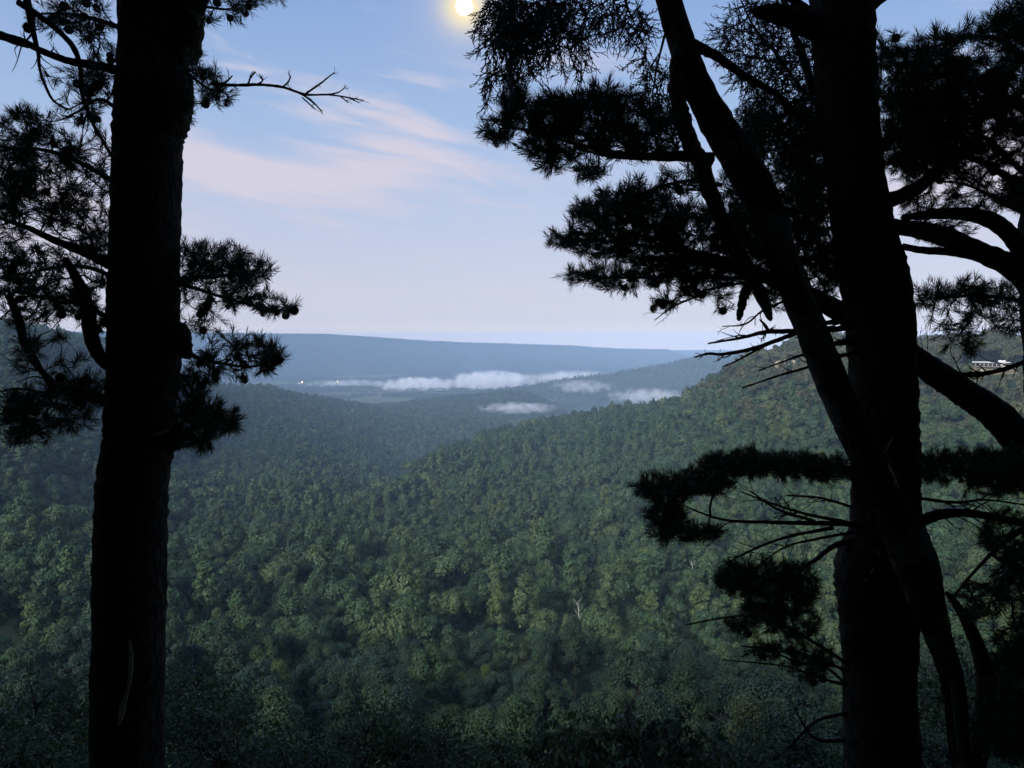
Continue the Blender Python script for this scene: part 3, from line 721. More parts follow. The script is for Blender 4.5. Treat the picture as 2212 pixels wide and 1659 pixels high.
            wv = unit(np.cross(nd, rs.normal(size=nd.shape))) * 0.0015
            bend = unit(rs.normal(size=nd.shape)) * ln * 0.06
            mid = base_ + nd * ln * 0.55 + bend
            tip = base_ + nd * ln
            VV = np.stack([base_ - wv * 0.8, base_ + wv * 0.8, mid + wv, mid - wv, tip], 2).reshape(-1, 3)
            m = np.arange(nt_ * nn)[:, None] * 5
            g.add(VV, T=m + np.array([[3, 2, 4]]), Q=m + np.array([[0, 1, 2, 3]]))
            fol = obj('needles', g.mesh('needles', M_NEEDLE, False, s.base), br)
        else:                                                  # cedar: forked scale-leaf sprays
            p0, p1, r0 = [], [], []
            for c, dv in zip(P0, D):
                q = c - dv * 0.03
                for k in range(9):
                    dv = unit(dv + rs.normal(size=3) * 0.16 + np.array([0, 0, -0.05])); e = q + dv * 0.017
                    p0.append(q); p1.append(e); r0.append(0.0027)
                    f = unit(dv + unit(np.cross(dv, rs.normal(size=3))) * 0.75); ff = e
                    for m in range(int(rs.integers(1, 4))):
                        f = unit(f + dv * 0.15 + rs.normal(size=3) * 0.15); h = ff + f * 0.014; p0.append(ff); p1.append(h); r0.append(0.0025)
                        if rs.random() < 0.45:
                            f2 = unit(f + unit(np.cross(f, rs.normal(size=3))) * 0.8); p0.append(h); p1.append(h + f2 * 0.016); r0.append(0.0022)
                        ff = h
                    q = e
            V, Q = sticks(np.array(p0), np.array(p1), np.array(r0), np.array(r0) * 0.75, 3); g.add(V, None, Q)
            fol = obj('scale_leaf_sprays', g.mesh('sprays', M_CEDAR, False, s.base), br)
        fol['kind'] = 'stuff'
        if cones:
            for k in rs.choice(np.arange(len(p3), n), size=cones):
                c = nodes[k] + np.array([rs.normal() * 0.01, rs.normal() * 0.01, -0.025]) - s.base
                o = obj('pine_cone', CONE, br, tuple(c)); o.rotation_euler = (rs.normal() * 0.5 + (pi if rs.random() < 0.7 else 0), rs.normal() * 0.5, rs.uniform(0, 6)); sc_ = rs.uniform(0.7, 1.0); o.scale = (sc_,) * 3
        return br
    def scar(s, name, pts, d, label):
        """a strip where the bark is gone, lying on the trunk"""
        pts = np.asarray(pts, float); path = catmull([P(x, y, d) for x, y, w in pts], 16); w = catmull(np.column_stack([pts[:, 2]] * 3), 16)[:, 0] / 2 * d / F
        g = Geo(); V, T, Q = tube(path, np.maximum(w, 0.0015), 8, 0.08, s.rs)
        c = np.repeat(path, 8, 0); V[:128] = c + (V[:128] - c) * np.array([1, 0.35, 1]); g.add(V, T, Q)
        o = obj(name, g.mesh(name, M_FLAKE if label.startswith('grey') else M_SCAR, True, s.base), s.e); o['label'] = label
        return o
def edges(rows):                                               # (row, left edge, right edge) -> (column, row, width)
    return [((l + r) / 2, y, r - l) for y, l, r in rows]

# ---- the straight pine on the left
A = Tree('pine_tree', 'tall straight pine with a bare branch stub reaching over the valley', (P(278, 1659, 4.6)[0], P(278, 1659, 4.6)[1], -2.4), seed=21)
A.limb('trunk', edges([(-2600, 320, 380), (-1200, 292, 385), (-400, 268, 400), (-60, 262, 412), (40, 262, 404), (120, 260, 402), (190, 256, 412), (240, 253, 408), (290, 250, 391), (340, 249, 389), (420, 246, 386), (520, 243, 384),
       (620, 240, 383), (700, 238, 383), (760, 238, 388), (820, 236, 380), (900, 232, 378), (945, 230, 380), (985, 224, 366), (1040, 215, 359), (1110, 210, 357), (1250, 207, 354), (1400, 205, 351), (1659, 202, 350), (1900, 188, 362), (2260, 140, 410)]),
       4.6, sides=36, n=170, rough=0.018, bumps=0.012)
A.limb('fork_limb', [(392, 130, 70), (400, 60, 76), (418, 0, 60), (470, -90, 48), (560, -260, 36)], [4.6, 4.55, 4.5, 4.5, 4.5], n=24)
A.limb('branch_stub', [(372, 965, 30), (378, 940, 34), (384, 925, 22), (392, 915, 10)], [4.5, 4.45, 4.42, 4.4], n=12, rough=0.1)
A.limb('dead_limb', [(262, 153, 22), (215, 143, 19), (150, 132, 16), (95, 112, 14), (50, 90, 15), (0, 74, 14), (-90, 40, 14)], [4.6, 4.5, 4.4, 4.3, 4.2, 4.2, 4.2], n=40, twigs=6)
A.limb('dead_limb', [(60, 100, 9), (30, 92, 9), (0, 82, 8), (-60, 76, 6)], 4.2, n=14, twigs=2)
A.limb('hanging_stem', [(45, -60, 16), (62, 20, 15), (72, 70, 12), (82, 110, 8), (86, 150, 6), (100, 190, 6), (118, 220, 5), (150, 237, 3)], 3.9, n=40, twigs=5, tw_len=110, tw_up=-0.3)
A.limb('hanging_stem', [(40, 5, 14), (90, 38, 13), (130, 70, 12), (160, 105, 12), (174, 150, 10), (178, 205, 9), (200, 265, 8), (222, 305, 7), (246, 345, 6)], 4.0, n=44, twigs=7, tw_len=110, tw_up=-0.2)
A.limb('bare_branch', [(455, 180, 7), (500, 184, 6.5), (560, 183, 6), (610, 188, 6), (660, 204, 5), (715, 205, 4), (785, 217, 2.5)], 4.3, n=40, rough=0.08, twigs=0, label='bare twiggy branch reaching out over the valley')
for q in ([(478, 186, 4), (492, 174, 4), (502, 164, 3)], [(535, 183, 4), (542, 166, 4), (552, 155, 3)], [(555, 183, 4), (567, 174, 3.5), (560, 160, 2.5)], [(610, 188, 4), (622, 178, 4), (628, 165, 3)],
          [(640, 197, 5), (668, 214, 4.5), (690, 235, 3), (697, 247, 2)], [(660, 203, 4.5), (690, 182, 4), (722, 157, 2.5)], [(700, 205, 3.5), (730, 200, 3), (748, 186, 2)], [(735, 208, 3), (752, 222, 2.2)], [(652, 210, 3), (672, 228, 3), (680, 236, 2)], [(755, 212, 3), (776, 222, 2)], [(505, 186, 3), (515, 193, 2)]):
    A.limb('twig', q, 4.3, sides=5, n=12, rough=0.12, twigs=2, tw_len=26)
A.bough([(400, 20), (440, 15), (490, 20), (520, 10)], 4.5, 8, [(455, 20, 50, 30, 16), (520, 20, 22, 26, 12), (570, -4, 40, 12, 8)], cones=9)
A.bough([(400, 150), (420, 170), (450, 190), (480, 200)], 4.5, 7, [(420, 150, 18, 40, 16), (445, 185, 30, 36, 26), (480, 205, 24, 22, 12), (412, 240, 14, 22, 8)], cones=2)
A.bough([(260, 60), (200, 40), (140, 30), (80, 30)], [4.6, 4.4, 4.3], 12, [(200, 40, 60, 60, 44), (120, 30, 60, 40, 30), (210, 140, 40, 70, 36), (150, 180, 60, 30, 14)], cones=16)
A.bough([(262, 240), (215, 215), (170, 240), (130, 260)], [4.6, 4.4], 10, [(215, 190, 35, 45, 20), (170, 240, 50, 30, 18), (70, 245, 40, 14, 8)], cones=8)
A.bough([(248, 395), (190, 360), (120, 330), (40, 320), (-40, 340)], [4.6, 4.3, 4.2], 14, [(60, 290, 60, 58, 60), (110, 330, 80, 50, 60), (30, 360, 60, 50, 50), (210, 330, 45, 55, 26), (190, 400, 50, 40, 30)], cones=8)
A.bough([(248, 575), (190, 548), (120, 520), (60, 492), (0, 470), (-80, 430)], [4.6, 4.4, 4.2], 26, [(80, 430, 90, 60, 90), (20, 500, 50, 70, 50), (170, 470, 70, 60, 60), (210, 530, 40, 40, 26), (40, 400, 60, 40, 40)], cones=10)
A.bough([(245, 600), (200, 580), (140, 575), (60, 590), (0, 600)], [4.6, 4.3], 12, [(80, 570, 90, 40, 70), (30, 630, 50, 50, 50), (190, 600, 50, 40, 30), (120, 640, 60, 30, 34)], cones=8)
A.limb('branch', [(246, 800, 24), (215, 770, 28), (196, 720, 30), (188, 660, 28), (170, 610, 22), (140, 560, 16)], [4.6, 4.5, 4.4, 4.4, 4.3, 4.3], n=30)
A.bough([(240, 690), (180, 660), (120, 650), (60, 640), (0, 690)], [4.6, 4.3], 12, [(140, 660, 60, 30, 40), (60, 690, 40, 30, 16), (210, 690, 30, 40, 22)], cones=6)
A.limb('branch', [(238, 880, 12), (190, 850, 14), (120, 830, 12), (60, 760, 16), (40, 690, 18), (20, 640, 16)], 4.3, n=40, twigs=14, tw_len=120)
A.bough([(120, 850), (90, 800), (60, 740), (40, 700)], 4.2, 14, [(60, 770, 40, 40, 14), (150, 800, 50, 30, 12), (100, 730, 40, 20, 10)], cones=4)
A.bough([(240, 860), (180, 850), (110, 850), (40, 840), (-20, 850)], [4.6, 4.2], 12, [(120, 860, 110, 34, 100), (40, 900, 50, 46, 60), (200, 840, 40, 28, 30), (150, 905, 60, 26, 26), (60, 945, 50, 16, 16)], cones=5)
A.bough([(384, 605), (420, 600), (470, 597), (520, 592), (565, 588)], [4.6, 4.4, 4.3], 14, [(420, 560, 34, 40, 34), (480, 565, 60, 34, 60), (545, 585, 44, 30, 46), (450, 600, 60, 24, 30), (400, 625, 18, 30, 12)], cones=4)
A.bough([(384, 612), (430, 625), (490, 645), (560, 662), (620, 672)], [4.6, 4.4], 10, [(540, 645, 60, 16, 30), (600, 665, 44, 12, 22), (470, 650, 60, 26, 20), (430, 690, 50, 40, 16), (520, 615, 50, 20, 18)], cones=15)
A.limb('branch_stub', [(380, 720, 60), (392, 742, 44), (400, 760, 30), (408, 770, 14)], [4.58, 4.5, 4.45, 4.4], n=14, rough=0.08)
A.bough([(398, 752), (430, 775), (480, 785), (540, 792), (590, 780)], [4.5, 4.35], 11, [(520, 730, 60, 16, 14), (560, 760, 52, 22, 34), (470, 770, 60, 26, 22), (540, 800, 56, 18, 18), (440, 800, 40, 34, 20), (590, 775, 26, 12, 12)], cones=20)
A.bough([(380, 900), (410, 885), (450, 890), (490, 905)], [4.4, 4.1], 9, [(410, 845, 34, 40, 40), (430, 900, 50, 40, 90), (480, 910, 38, 22, 40), (420, 950, 40, 22, 36)], nn=50)
A.limb('hanging_stem', [(380, 802, 7), (400, 822, 6), (425, 850, 5), (448, 880, 4)], 4.4, sides=6, n=20, rough=0.1)
A.scar('bark_scar', [(279, 1382, 6), (283, 1420, 11), (280, 1470, 10), (276, 1500, 4)], 4.40, 'dull ochre strip of bared wood on the trunk')
A.scar('bark_scar', [(274, 1492, 6), (268, 1515, 13), (262, 1545, 13), (256, 1566, 5)], 4.40, 'pale strip of bared wood low on the trunk')
A.scar('snapped_twig', [(318, 944, 2), (345, 936, 5), (372, 926, 7)], 4.44, 'pale snapped twig lying across the trunk')

# ---- the straight pine on the right
B = Tree('pine_tree', 'thick upright pine in the middle of the tangle of leaning trunks', (P(1905, 1659, 5.0)[0], P(1905, 1659, 5.0)[1], -2.8), seed=22)
B.limb('trunk', edges([(-2600, 1770, 1830), (-1200, 1762, 1860), (-200, 1756, 1885), (40, 1757, 1886), (150, 1765, 1888), (260, 1772, 1894), (400, 1792, 1908), (520, 1806, 1934), (600, 1818, 1958), (700, 1832, 1970), (800, 1838, 1974),
       (900, 1842, 1978), (1000, 1845, 1981), (1100, 1843, 1981), (1160, 1838, 1980), (1200, 1818, 1980), (1240, 1808, 1981), (1300, 1814, 1982), (1400, 1824, 1975), (1500, 1826, 1972), (1659, 1826, 1985), (1900, 1816, 2000), (2200, 1780, 2040)]),
       5.0, sides=36, n=170, rough=0.022, bumps=0.014)
B.limb('broken_limb', [(1775, 62, 62), (1720, 40, 46), (1680, 30, 44), (1650, 26, 30), (1618, 22, 5)], [5.0, 4.85, 4.8, 4.75, 4.7], n=24, rough=0.09)
B.limb('branch', [(1800, 395, 32), (1770, 372, 26), (1735, 345, 20), (1690, 330, 14)], [5.0, 5.1, 5.2, 5.3], n=20)
B.limb('branch', [(1880, 20, 18), (1905, 0, 14), (1960, -40, 12)], [5.0, 4.9, 4.9], n=10)
B.limb('branch', [(1890, 445, 34), (1950, 422, 32), (1990, 400, 28), (2025, 368, 22), (2070, 335, 10)], [5.0, 5.2, 5.3, 5.4, 5.5], n=20)
# dead snags that point left under the crown
for q, tw in (([(1850, 705, 15), (1790, 712, 13), (1700, 716, 11), (1655, 717, 10), (1600, 730, 7), (1530, 742, 4)], 7), ([(1720, 720, 9), (1680, 735, 10), (1620, 755, 9), (1560, 765, 7), (1530, 764, 6), (1500, 772, 3)], 6),
              ([(1700, 725, 7), (1650, 748, 6), (1590, 780, 4), (1560, 792, 2)], 3), ([(1850, 762, 10), (1790, 775, 8), (1740, 795, 6), (1680, 812, 5), (1605, 838, 3)], 5), ([(1800, 760, 7), (1740, 765, 6), (1690, 782, 4), (1640, 800, 2.5)], 4),
              ([(1850, 695, 14), (1800, 696, 12), (1770, 700, 8)], 2), ([(1850, 735, 22), (1805, 742, 12), (1770, 752, 6)], 5), ([(1662, 718, 8), (1652, 702, 7), (1641, 690, 3)], 0)):
    B.limb('dead_branch', q, 4.75, sides=7, n=36, rough=0.07, twigs=tw, tw_len=70)
B.bough([(1850, 1010), (1780, 1012), (1700, 1005), (1620, 1000), (1540, 1000)], [5.0, 4.7, 4.5], 10, [(1600, 1000, 80, 22, 110), (1700, 1005, 80, 24, 110), (1790, 1012, 60, 26, 80), (1540, 1008, 30, 14, 20)], nn=56)
B.bough([(1850, 1132), (1760, 1130), (1660, 1128), (1560, 1122), (1470, 1090)], [5.0, 4.7, 4.5], 13, [(1440, 1055, 64, 26, 90), (1510, 1045, 60, 26, 70), (1440, 1110, 40, 36, 60), (1480, 1150, 80, 18, 60), (1540, 1040, 50, 20, 30)], nn=56)
for q in ([(1830, 1128, 9), (1740, 1110, 7), (1660, 1085, 5), (1600, 1062, 3)], [(1800, 1140, 9), (1700, 1160, 7), (1620, 1190, 5), (1555, 1225, 2.5)], [(1760, 1126, 8), (1680, 1100, 6), (1620, 1060, 3)], [(1840, 1150, 8), (1760, 1165, 6), (1690, 1185, 4), (1600, 1250, 2)], [(1840, 1095, 7), (1770, 1075, 5), (1700, 1070, 3)]):
    B.limb('dead_branch', q, 4.7, sides=6, n=34, rough=0.07, twigs=7, tw_len=100)
B.bough([(1845, 1165), (1800, 1180), (1760, 1210), (1710, 1236), (1650, 1260)], [5.0, 4.7], 15, [(1640, 1250, 90, 40, 130), (1720, 1260, 50, 40, 60), (1590, 1240, 40, 20, 30), (1680, 1305, 80, 26, 70)], nn=52)
B.bough([(1840, 1440), (1770, 1395), (1700, 1355), (1640, 1330), (1560, 1335), (1480, 1350)], [5.0, 4.6], 9, [(1640, 1345, 70, 22, 50), (1720, 1345, 50, 34, 50)], cones=6)
for q in ([(1830, 1450, 7), (1760, 1420, 6), (1680, 1405, 4), (1600, 1395, 3)], [(1830, 1480, 7), (1770, 1465, 5), (1700, 1440, 4), (1560, 1425, 2.5)], [(1830, 1540, 8), (1760, 1560, 6), (1700, 1620, 4)], [(1825, 1600, 9), (1760, 1595, 6), (1720, 1540, 3)]):
    B.limb('dead_branch', q, 4.6, sides=6, n=30, rough=0.07, twigs=4, tw_len=90)
B.bough([(1830, 1480), (1780, 1440), (1720, 1430), (1660, 1400)], 4.5, 7, [(1740, 1430, 56, 44, 50), (1650, 1400, 40, 26, 16)], cones=10)
B.bough([(1975, 1010), (2030, 1000), (2110, 1000), (2190, 1005), (2260, 1010)], [5.0, 4.8], 12, [(2030, 1010, 50, 30, 70), (2110, 1005, 60, 36, 110), (2190, 1005, 50, 38, 90), (2150, 1050, 70, 20, 40)], nn=56)
B.limb('branch', [(1975, 1130, 26), (2030, 1112, 22), (2090, 1108, 18), (2160, 1120, 16), (2240, 1135, 14)], [5.0, 4.8, 4.7, 4.7, 4.7], n=34, twigs=10, tw_len=110)
B.limb('dead_branch', [(1978, 1075, 8), (2060, 1085, 7), (2130, 1080, 5), (2212, 1090, 4)], 4.8, n=30, sides=6, twigs=12, tw_len=100)
B.scar('bark_scar', [(1912, 975, 3), (1935, 938, 5), (1955, 934, 3)], 4.80, 'thin grey flake standing off the bark')
B.scar('vine_stem', [(1868, 1255, 4), (1885, 1232, 5), (1898, 1215, 5), (1900, 1190, 4)], 4.79, 'thin pale vine stem curling on the trunk')
B.scar('bark_scar', [(1940, 1560, 3), (1946, 1590, 8), (1958, 1625, 6), (1972, 1659, 5)], 4.80, 'pale strip of bared wood at the foot of the trunk')

# ---- the pine that leans across it, with pale flaking bark
C = Tree('pine_tree', 'leaning pine with pale flaking bark crossing in front of the upright trunk', (P(2085, 1659, 4.6)[0], P(2085, 1659, 4.6)[1], -2.5), seed=23, bark=M_BARKG)
C.limb('trunk', [(x, y, w * (0.72 if y < 1120 else 0.84)) for x, y, w in [(1250, -900, 50), (1360, -260, 70), (1432, -40, 72), (1462, 60, 78), (1500, 170, 84), (1545, 260, 96), (1600, 350, 108), (1645, 430, 104), (1675, 520, 96), (1708, 600, 92), (1744, 690, 92), (1775, 770, 94), (1812, 860, 96), (1850, 940, 98), (1893, 1020, 104),
       (1925, 1090, 108), (1955, 1160, 110), (1982, 1230, 104), (2002, 1300, 86), (2028, 1380, 64), (2052, 1450, 58), (2066, 1530, 54), (2070, 1600, 50), (2082, 1680, 54), (2090, 1900, 70), (2090, 2150, 100)]],
       [4.0, 4.1, 4.15, 4.2, 4.25, 4.3, 4.3, 4.35, 4.35, 4.4, 4.4, 4.45, 4.5, 4.5, 4.5, 4.5, 4.5, 4.5, 4.5, 4.55, 4.6, 4.6, 4.6, 4.6, 4.6, 4.6], sides=30, n=170, rough=0.02, bumps=0.014)
C.limb('side_stem', [(1468, 90, 30), (1462, 170, 34), (1470, 240, 38), (1488, 300, 36), (1512, 350, 38), (1536, 420, 36), (1566, 490, 34), (1600, 555, 34), (1634, 615, 30), (1652, 655, 24), (1664, 690, 13)], [4.2, 4.15, 4.1, 4.1, 4.1, 4.12, 4.15, 4.2, 4.2, 4.2, 4.2], n=60, rough=0.09, label='grey side stem that ends in a broken point')
C.limb('broken_limb', [(1640, 585, 26), (1620, 612, 24), (1607, 642, 20), (1600, 668, 17), (1596, 690, 11)], 4.15, n=20, rough=0.16)
C.limb('side_branch', [(1540, 345, 30), (1490, 338, 26), (1430, 338, 20), (1370, 338, 15), (1310, 336, 9), (1240, 318, 4)], [4.15, 4.15, 4.1, 4.1, 4.1, 4.1], n=30)
C.bough([(1500, 338), (1420, 338), (1330, 330), (1240, 310), (1160, 285), (1080, 270)], [4.15, 4.1, 4.1], 16, [(1075, 280, 34, 26, 30), (1120, 240, 40, 44, 60), (1200, 255, 60, 50, 120), (1280, 255, 70, 60, 150), (1160, 310, 40, 24, 34), (1370, 260, 60, 60, 90),
        (1310, 205, 34, 34, 30), (1180, 355, 30, 14, 12), (1270, 370, 40, 20, 22), (1220, 330, 50, 26, 30), (1440, 290, 40, 50, 50), (1340, 320, 70, 24, 40)], cones=14, dens=1.2)
C.bough([(1560, 400), (1500, 390), (1440, 400), (1380, 420), (1330, 440)], [4.2, 4.3], 10, [(1480, 390, 60, 26, 26), (1400, 410, 60, 26, 24), (1350, 440, 50, 24, 24)], cones=6, dens=1.2)
C.scar('bark_scar', [(1918, 1003, 4), (1928, 1030, 12), (1940, 1070, 13), (1955, 1105, 14), (1968, 1130, 18), (1980, 1150, 5)], 4.41, 'pale jagged strip where the bark has split')
C.scar('bark_scar', [(1700, 470, 3), (1712, 520, 9), (1726, 570, 10), (1744, 620, 9), (1764, 665, 8), (1778, 700, 4)], 4.30, 'grey strip of flaking bark along the upper side')
C.scar('bark_scar', [(2040, 1385, 8), (2056, 1450, 16), (2066, 1530, 14), (2072, 1600, 12), (2083, 1660, 8)], 4.545, 'grey weathered strip down the foot of the leaning trunk')
C.scar('bark_scar', [(2036, 1318, 3), (2044, 1335, 14), (2050, 1350, 6)], 4.44, 'small ochre patch of bared wood')

# ---- the pine that leans the other way, behind both
D = Tree('pine_tree', 'dark pine leaning low behind the two big trunks, its crown over the valley', (P(2420, 1250, 5.6)[0], P(2420, 1250, 5.6)[1], -3.2), seed=24)
D.limb('trunk', [(2440, 1900, 90), (2420, 1500, 84), (2350, 1160, 80), (2270, 1030, 76), (2205, 955, 70), (2150, 895, 66), (2100, 860, 60), (2050, 826, 58), (1990, 785, 54), (1900, 720, 50), (1840, 688, 46), (1790, 660, 42), (1730, 630, 36), (1660, 600, 30), (1580, 575, 26), (1480, 560, 18), (1380, 560, 12)],
       [5.7, 5.7, 5.7, 5.7, 5.65, 5.6, 5.6, 5.6, 5.55, 5.5, 5.4, 5.3, 5.2, 5.1, 5.0, 4.9, 4.8], sides=24, n=120, rough=0.03)
D.bough([(1640, 590), (1560, 560), (1470, 540), (1380, 530), (1290, 520), (1220, 515)], [5.0, 4.8], 18, [(1215, 515, 30, 20, 26), (1270, 480, 44, 40, 60), (1340, 470, 60, 44, 120), (1420, 470, 60, 54, 130), (1300, 530, 60, 30, 60), (1500, 500, 70, 60, 170), (1400, 540, 80, 40, 130), (1260, 455, 30, 20, 16), (1600, 520, 60, 60, 130), (1330, 425, 40, 20, 26)], cones=14, dens=1.25)
D.bough([(1640, 600), (1560, 600), (1470, 595), (1390, 600), (1310, 600), (1245, 605)], [5.0, 4.8], 10, [(1245, 600, 28, 16, 16), (1310, 590, 50, 24, 40), (1400, 590, 60, 24, 60), (1500, 585, 60, 30, 80), (1340, 620, 40, 12, 12), (1580, 590, 60, 30, 70)], cones=16, dens=1.25)
D.bough([(1640, 605), (1580, 615), (1520, 628), (1470, 640), (1430, 665)], [5.0, 4.8], 7, [(1440, 650, 28, 18, 12), (1500, 625, 44, 20, 30), (1560, 650, 20, 36, 10), (1690, 640, 40, 30, 24), (1640, 610, 50, 30, 40)], cones=10, dens=1.25)
D.limb('dead_branch', [(1520, 635, 5), (1470, 655, 4), (1440, 672, 3), (1414, 692, 2)], 4.9, sides=5, n=20, twigs=5, tw_len=60)
D.limb('dead_branch', [(1720, 640, 7), (1650, 670, 5), (1610, 700, 4), (1560, 705, 2)], 5.0, sides=5, n=20, twigs=6, tw_len=70)

# ---- the pine at the right edge whose limbs reach in
E = Tree('pine_tree', 'pine at the edge of the clearing with arching limbs and heavy dark crown', (P(2330, 1659, 5.2)[0], P(2330, 1659, 5.2)[1], -3.0), seed=25)
E.limb('trunk', [(2390, -2400, 60), (2370, -600, 120), (2330, 0, 130), (2300, 300, 140), (2290, 560, 150), (2300, 800, 150), (2320, 1200, 150), (2330, 1659, 160), (2330, 2250, 230)], 5.2, sides=24, n=90, rough=0.03)
E.limb('limb', [(2290, 690, 60), (2240, 630, 56), (2190, 580, 48), (2130, 550, 44), (2060, 520, 42), (2000, 500, 38), (1930, 488, 30), (1860, 470, 20)], [5.2, 5.15, 5.1, 5.1, 5.1, 5.2, 5.3, 5.4], n=50, sides=14)
E.limb('limb', [(2280, 640, 44), (2225, 570, 40), (2185, 510, 36), (2140, 475, 34), (2080, 462, 28), (2020, 462, 22), (1950, 470, 14)], [5.15, 5.0, 4.9, 4.9, 4.9, 5.0, 5.1], n=44, sides=12, twigs=4)
E.limb('limb', [(2150, 562, 20), (2060, 545, 18), (1990, 540, 16), (1950, 532, 14)], 5.1, n=24)
E.limb('dead_branch', [(2240, 770, 12), (2190, 790, 10), (2130, 805, 8), (2060, 805, 6), (2010, 790, 4), (1990, 760, 3)], 4.9, sides=6, n=34, twigs=16, tw_len=110)
E.limb('dead_branch', [(2260, 760, 10), (2180, 795, 9), (2100, 812, 7), (2030, 808, 4)], 4.85, sides=6, n=34, twigs=12, tw_len=100)
E.bough([(2270, 660), (2210, 650), (2140, 640), (2070, 640), (2000, 645)], [5.0, 4.7], 12, [(2010, 640, 40, 26, 26), (2080, 630, 60, 24, 44), (2150, 640, 60, 30, 50), (2050, 690, 50, 24, 16), (2190, 690, 50, 30, 30), (2110, 690, 50, 30, 20), (2060, 735, 40, 18, 8), (2100, 745, 16, 24, 12)], needle=0.07)
E.bough([(2280, 470), (2200, 400), (2120, 350), (2050, 330), (1980, 330)], [5.2, 5.0, 5.0], 22, [(2170, 380, 70, 60, 90), (2080, 350, 70, 50, 100), (2000, 340, 50, 50, 70), (2120, 440, 80, 30, 60), (2000, 420, 60, 40, 50)], cones=8, dens=0.95)
E.bough([(2300, 330), (2230, 250), (2150, 200), (2060, 170), (1980, 150), (1910, 140)], [5.2, 5.0, 4.9], 24, [(1940, 170, 60, 60, 130), (2020, 170, 70, 60, 190), (2110, 190, 70, 70, 220), (2190, 210, 60, 80, 170), (1960, 250, 60, 50, 150), (2040, 250, 70, 44, 150), (1960, 320, 60, 50, 110)], nn=50, dens=0.95)
E.bough([(2300, 260), (2230, 150), (2170, 90), (2100, 80), (2020, 100), (1960, 110)], [5.1, 4.7, 4.7], 16, [(2170, 90, 60, 60, 120), (2090, 70, 30, 26, 18), (2030, 100, 30, 40, 40), (1985, 120, 26, 40, 34), (1920, 100, 24, 36, 24), (2200, 40, 50, 50, 70)], needle=0.075, cones=6, dens=0.95)
E.bough([(2290, 500), (2230, 470), (2170, 440), (2090, 400), (2000, 390)], [5.2, 5.1], 14, [(2160, 300, 60, 60, 90), (2060, 300, 70, 40, 90), (2200, 420, 40, 40, 40), (2040, 500, 60, 26, 34), (1990, 470, 30, 24, 16)], cones=6, dens=0.95)
E.bough([(2310, 1150), (2240, 1130), (2160, 1180), (2100, 1240), (2050, 1300)], [5.1, 4.8], 16, [(2180, 1160, 60, 60, 110), (2200, 1260, 60, 70, 120), (2110, 1300, 60, 40, 50), (2200, 1380, 50, 60, 90)], nn=50)
E.bough([(2310, 1450), (2250, 1430), (2190, 1470), (2130, 1540), (2100, 1600)], [5.0, 4.7], 14, [(2190, 1470, 50, 70, 120), (2190, 1580, 60, 60, 110), (2140, 1560, 40, 60, 60)], nn=50)
E.limb('stem', [(2090, 1700, 40), (2128, 1560, 44), (2130, 1470, 40), (2110, 1390, 30), (2075, 1320, 20), (2045, 1280, 10)], 5.0, n=40, sides=12)

# ---- the red cedar that hangs in from above
Fd = Tree('cedar_tree', 'red cedar whose hanging sprays trail below the moon', (P(1700, 1659, 6.2)[0], P(1700, 1659, 6.2)[1], -4.2), seed=26)
Fd.limb('trunk', [(1905, 2100, 90), (1900, 1500, 84), (1890, 900, 80), (1850, 400, 70), (1800, 100, 64), (1740, -200, 56), (1640, -700, 40), (1560, -1300, 24)], [6.4, 6.4, 6.3, 6.2, 6.0, 5.8, 5.5, 5.4], sides=16, n=60, rough=0.03)
Fd.limb('limb', [(1745, -190, 30), (1600, -260, 26), (1450, -260, 24), (1300, -220, 20), (1180, -150, 16), (1120, -60, 12)], [5.8, 5.2, 4.7, 4.3, 4.0, 3.9], n=40)
Fd.bough([(1150, -110), (1110, -30), (1110, 60), (1105, 120), (1100, 170)], [3.9, 3.9], 9, [(1100, 30, 44, 50, 110), (1120, 60, 46, 60, 130), (1090, 120, 40, 50, 60), (1105, 180, 14, 24, 14), (1050, 180, 20, 30, 7), (1060, 40, 24, 40, 18), (1180, 30, 36, 40, 50)], kind='cedar', droop=0.75, up=0.0)
Fd.bough([(1180, -130), (1190, -30), (1210, 40), (1230, 80)], [4.0, 4.0], 7, [(1200, 40, 50, 50, 60), (1240, 110, 34, 50, 26), (1190, 90, 26, 36, 18), (1150, 130, 30, 40, 16)], kind='cedar', droop=0.6, up=0.0)
Fd.bough([(1300, -220), (1330, -90), (1350, 0), (1370, 50)], [4.3, 4.2], 9, [(1280, 10, 70, 30, 70), (1350, 40, 50, 40, 50), (1390, 90, 20, 60, 18), (1260, 60, 50, 30, 20)], kind='cedar', droop=0.5, up=0.0)
Fd.bough([(1450, -260), (1470, -60), (1440, 60), (1420, 140), (1410, 200)], [4.6, 4.5], 9, [(1430, 170, 40, 50, 50), (1400, 190, 30, 50, 26), (1390, 60, 20, 40, 12), (1440, 230, 30, 40, 24)], kind='cedar', droop=0.4, up=0.0)
Fd.limb('limb', [(1800, 60, 24), (1740, 20, 20), (1690, -20, 18), (1640, -60, 14)], [6.0, 5.6, 5.4, 5.3], n=20)
Fd.limb('limb', [(1690, -10, 14), (1715, 70, 14), (1740, 140, 16), (1765, 220, 18), (1790, 300, 18)], [5.4, 5.4, 5.5, 5.6, 5.8], n=30, twigs=8)
C.limb('side_branch', [(1492, 95, 26), (1545, 120, 20), (1610, 165, 16), (1680, 205, 12), (1730, 255, 9), (1785, 320, 4)], [4.25, 4.3, 4.4, 4.5, 4.6, 4.7], n=34, twigs=10, mat=M_BARK)
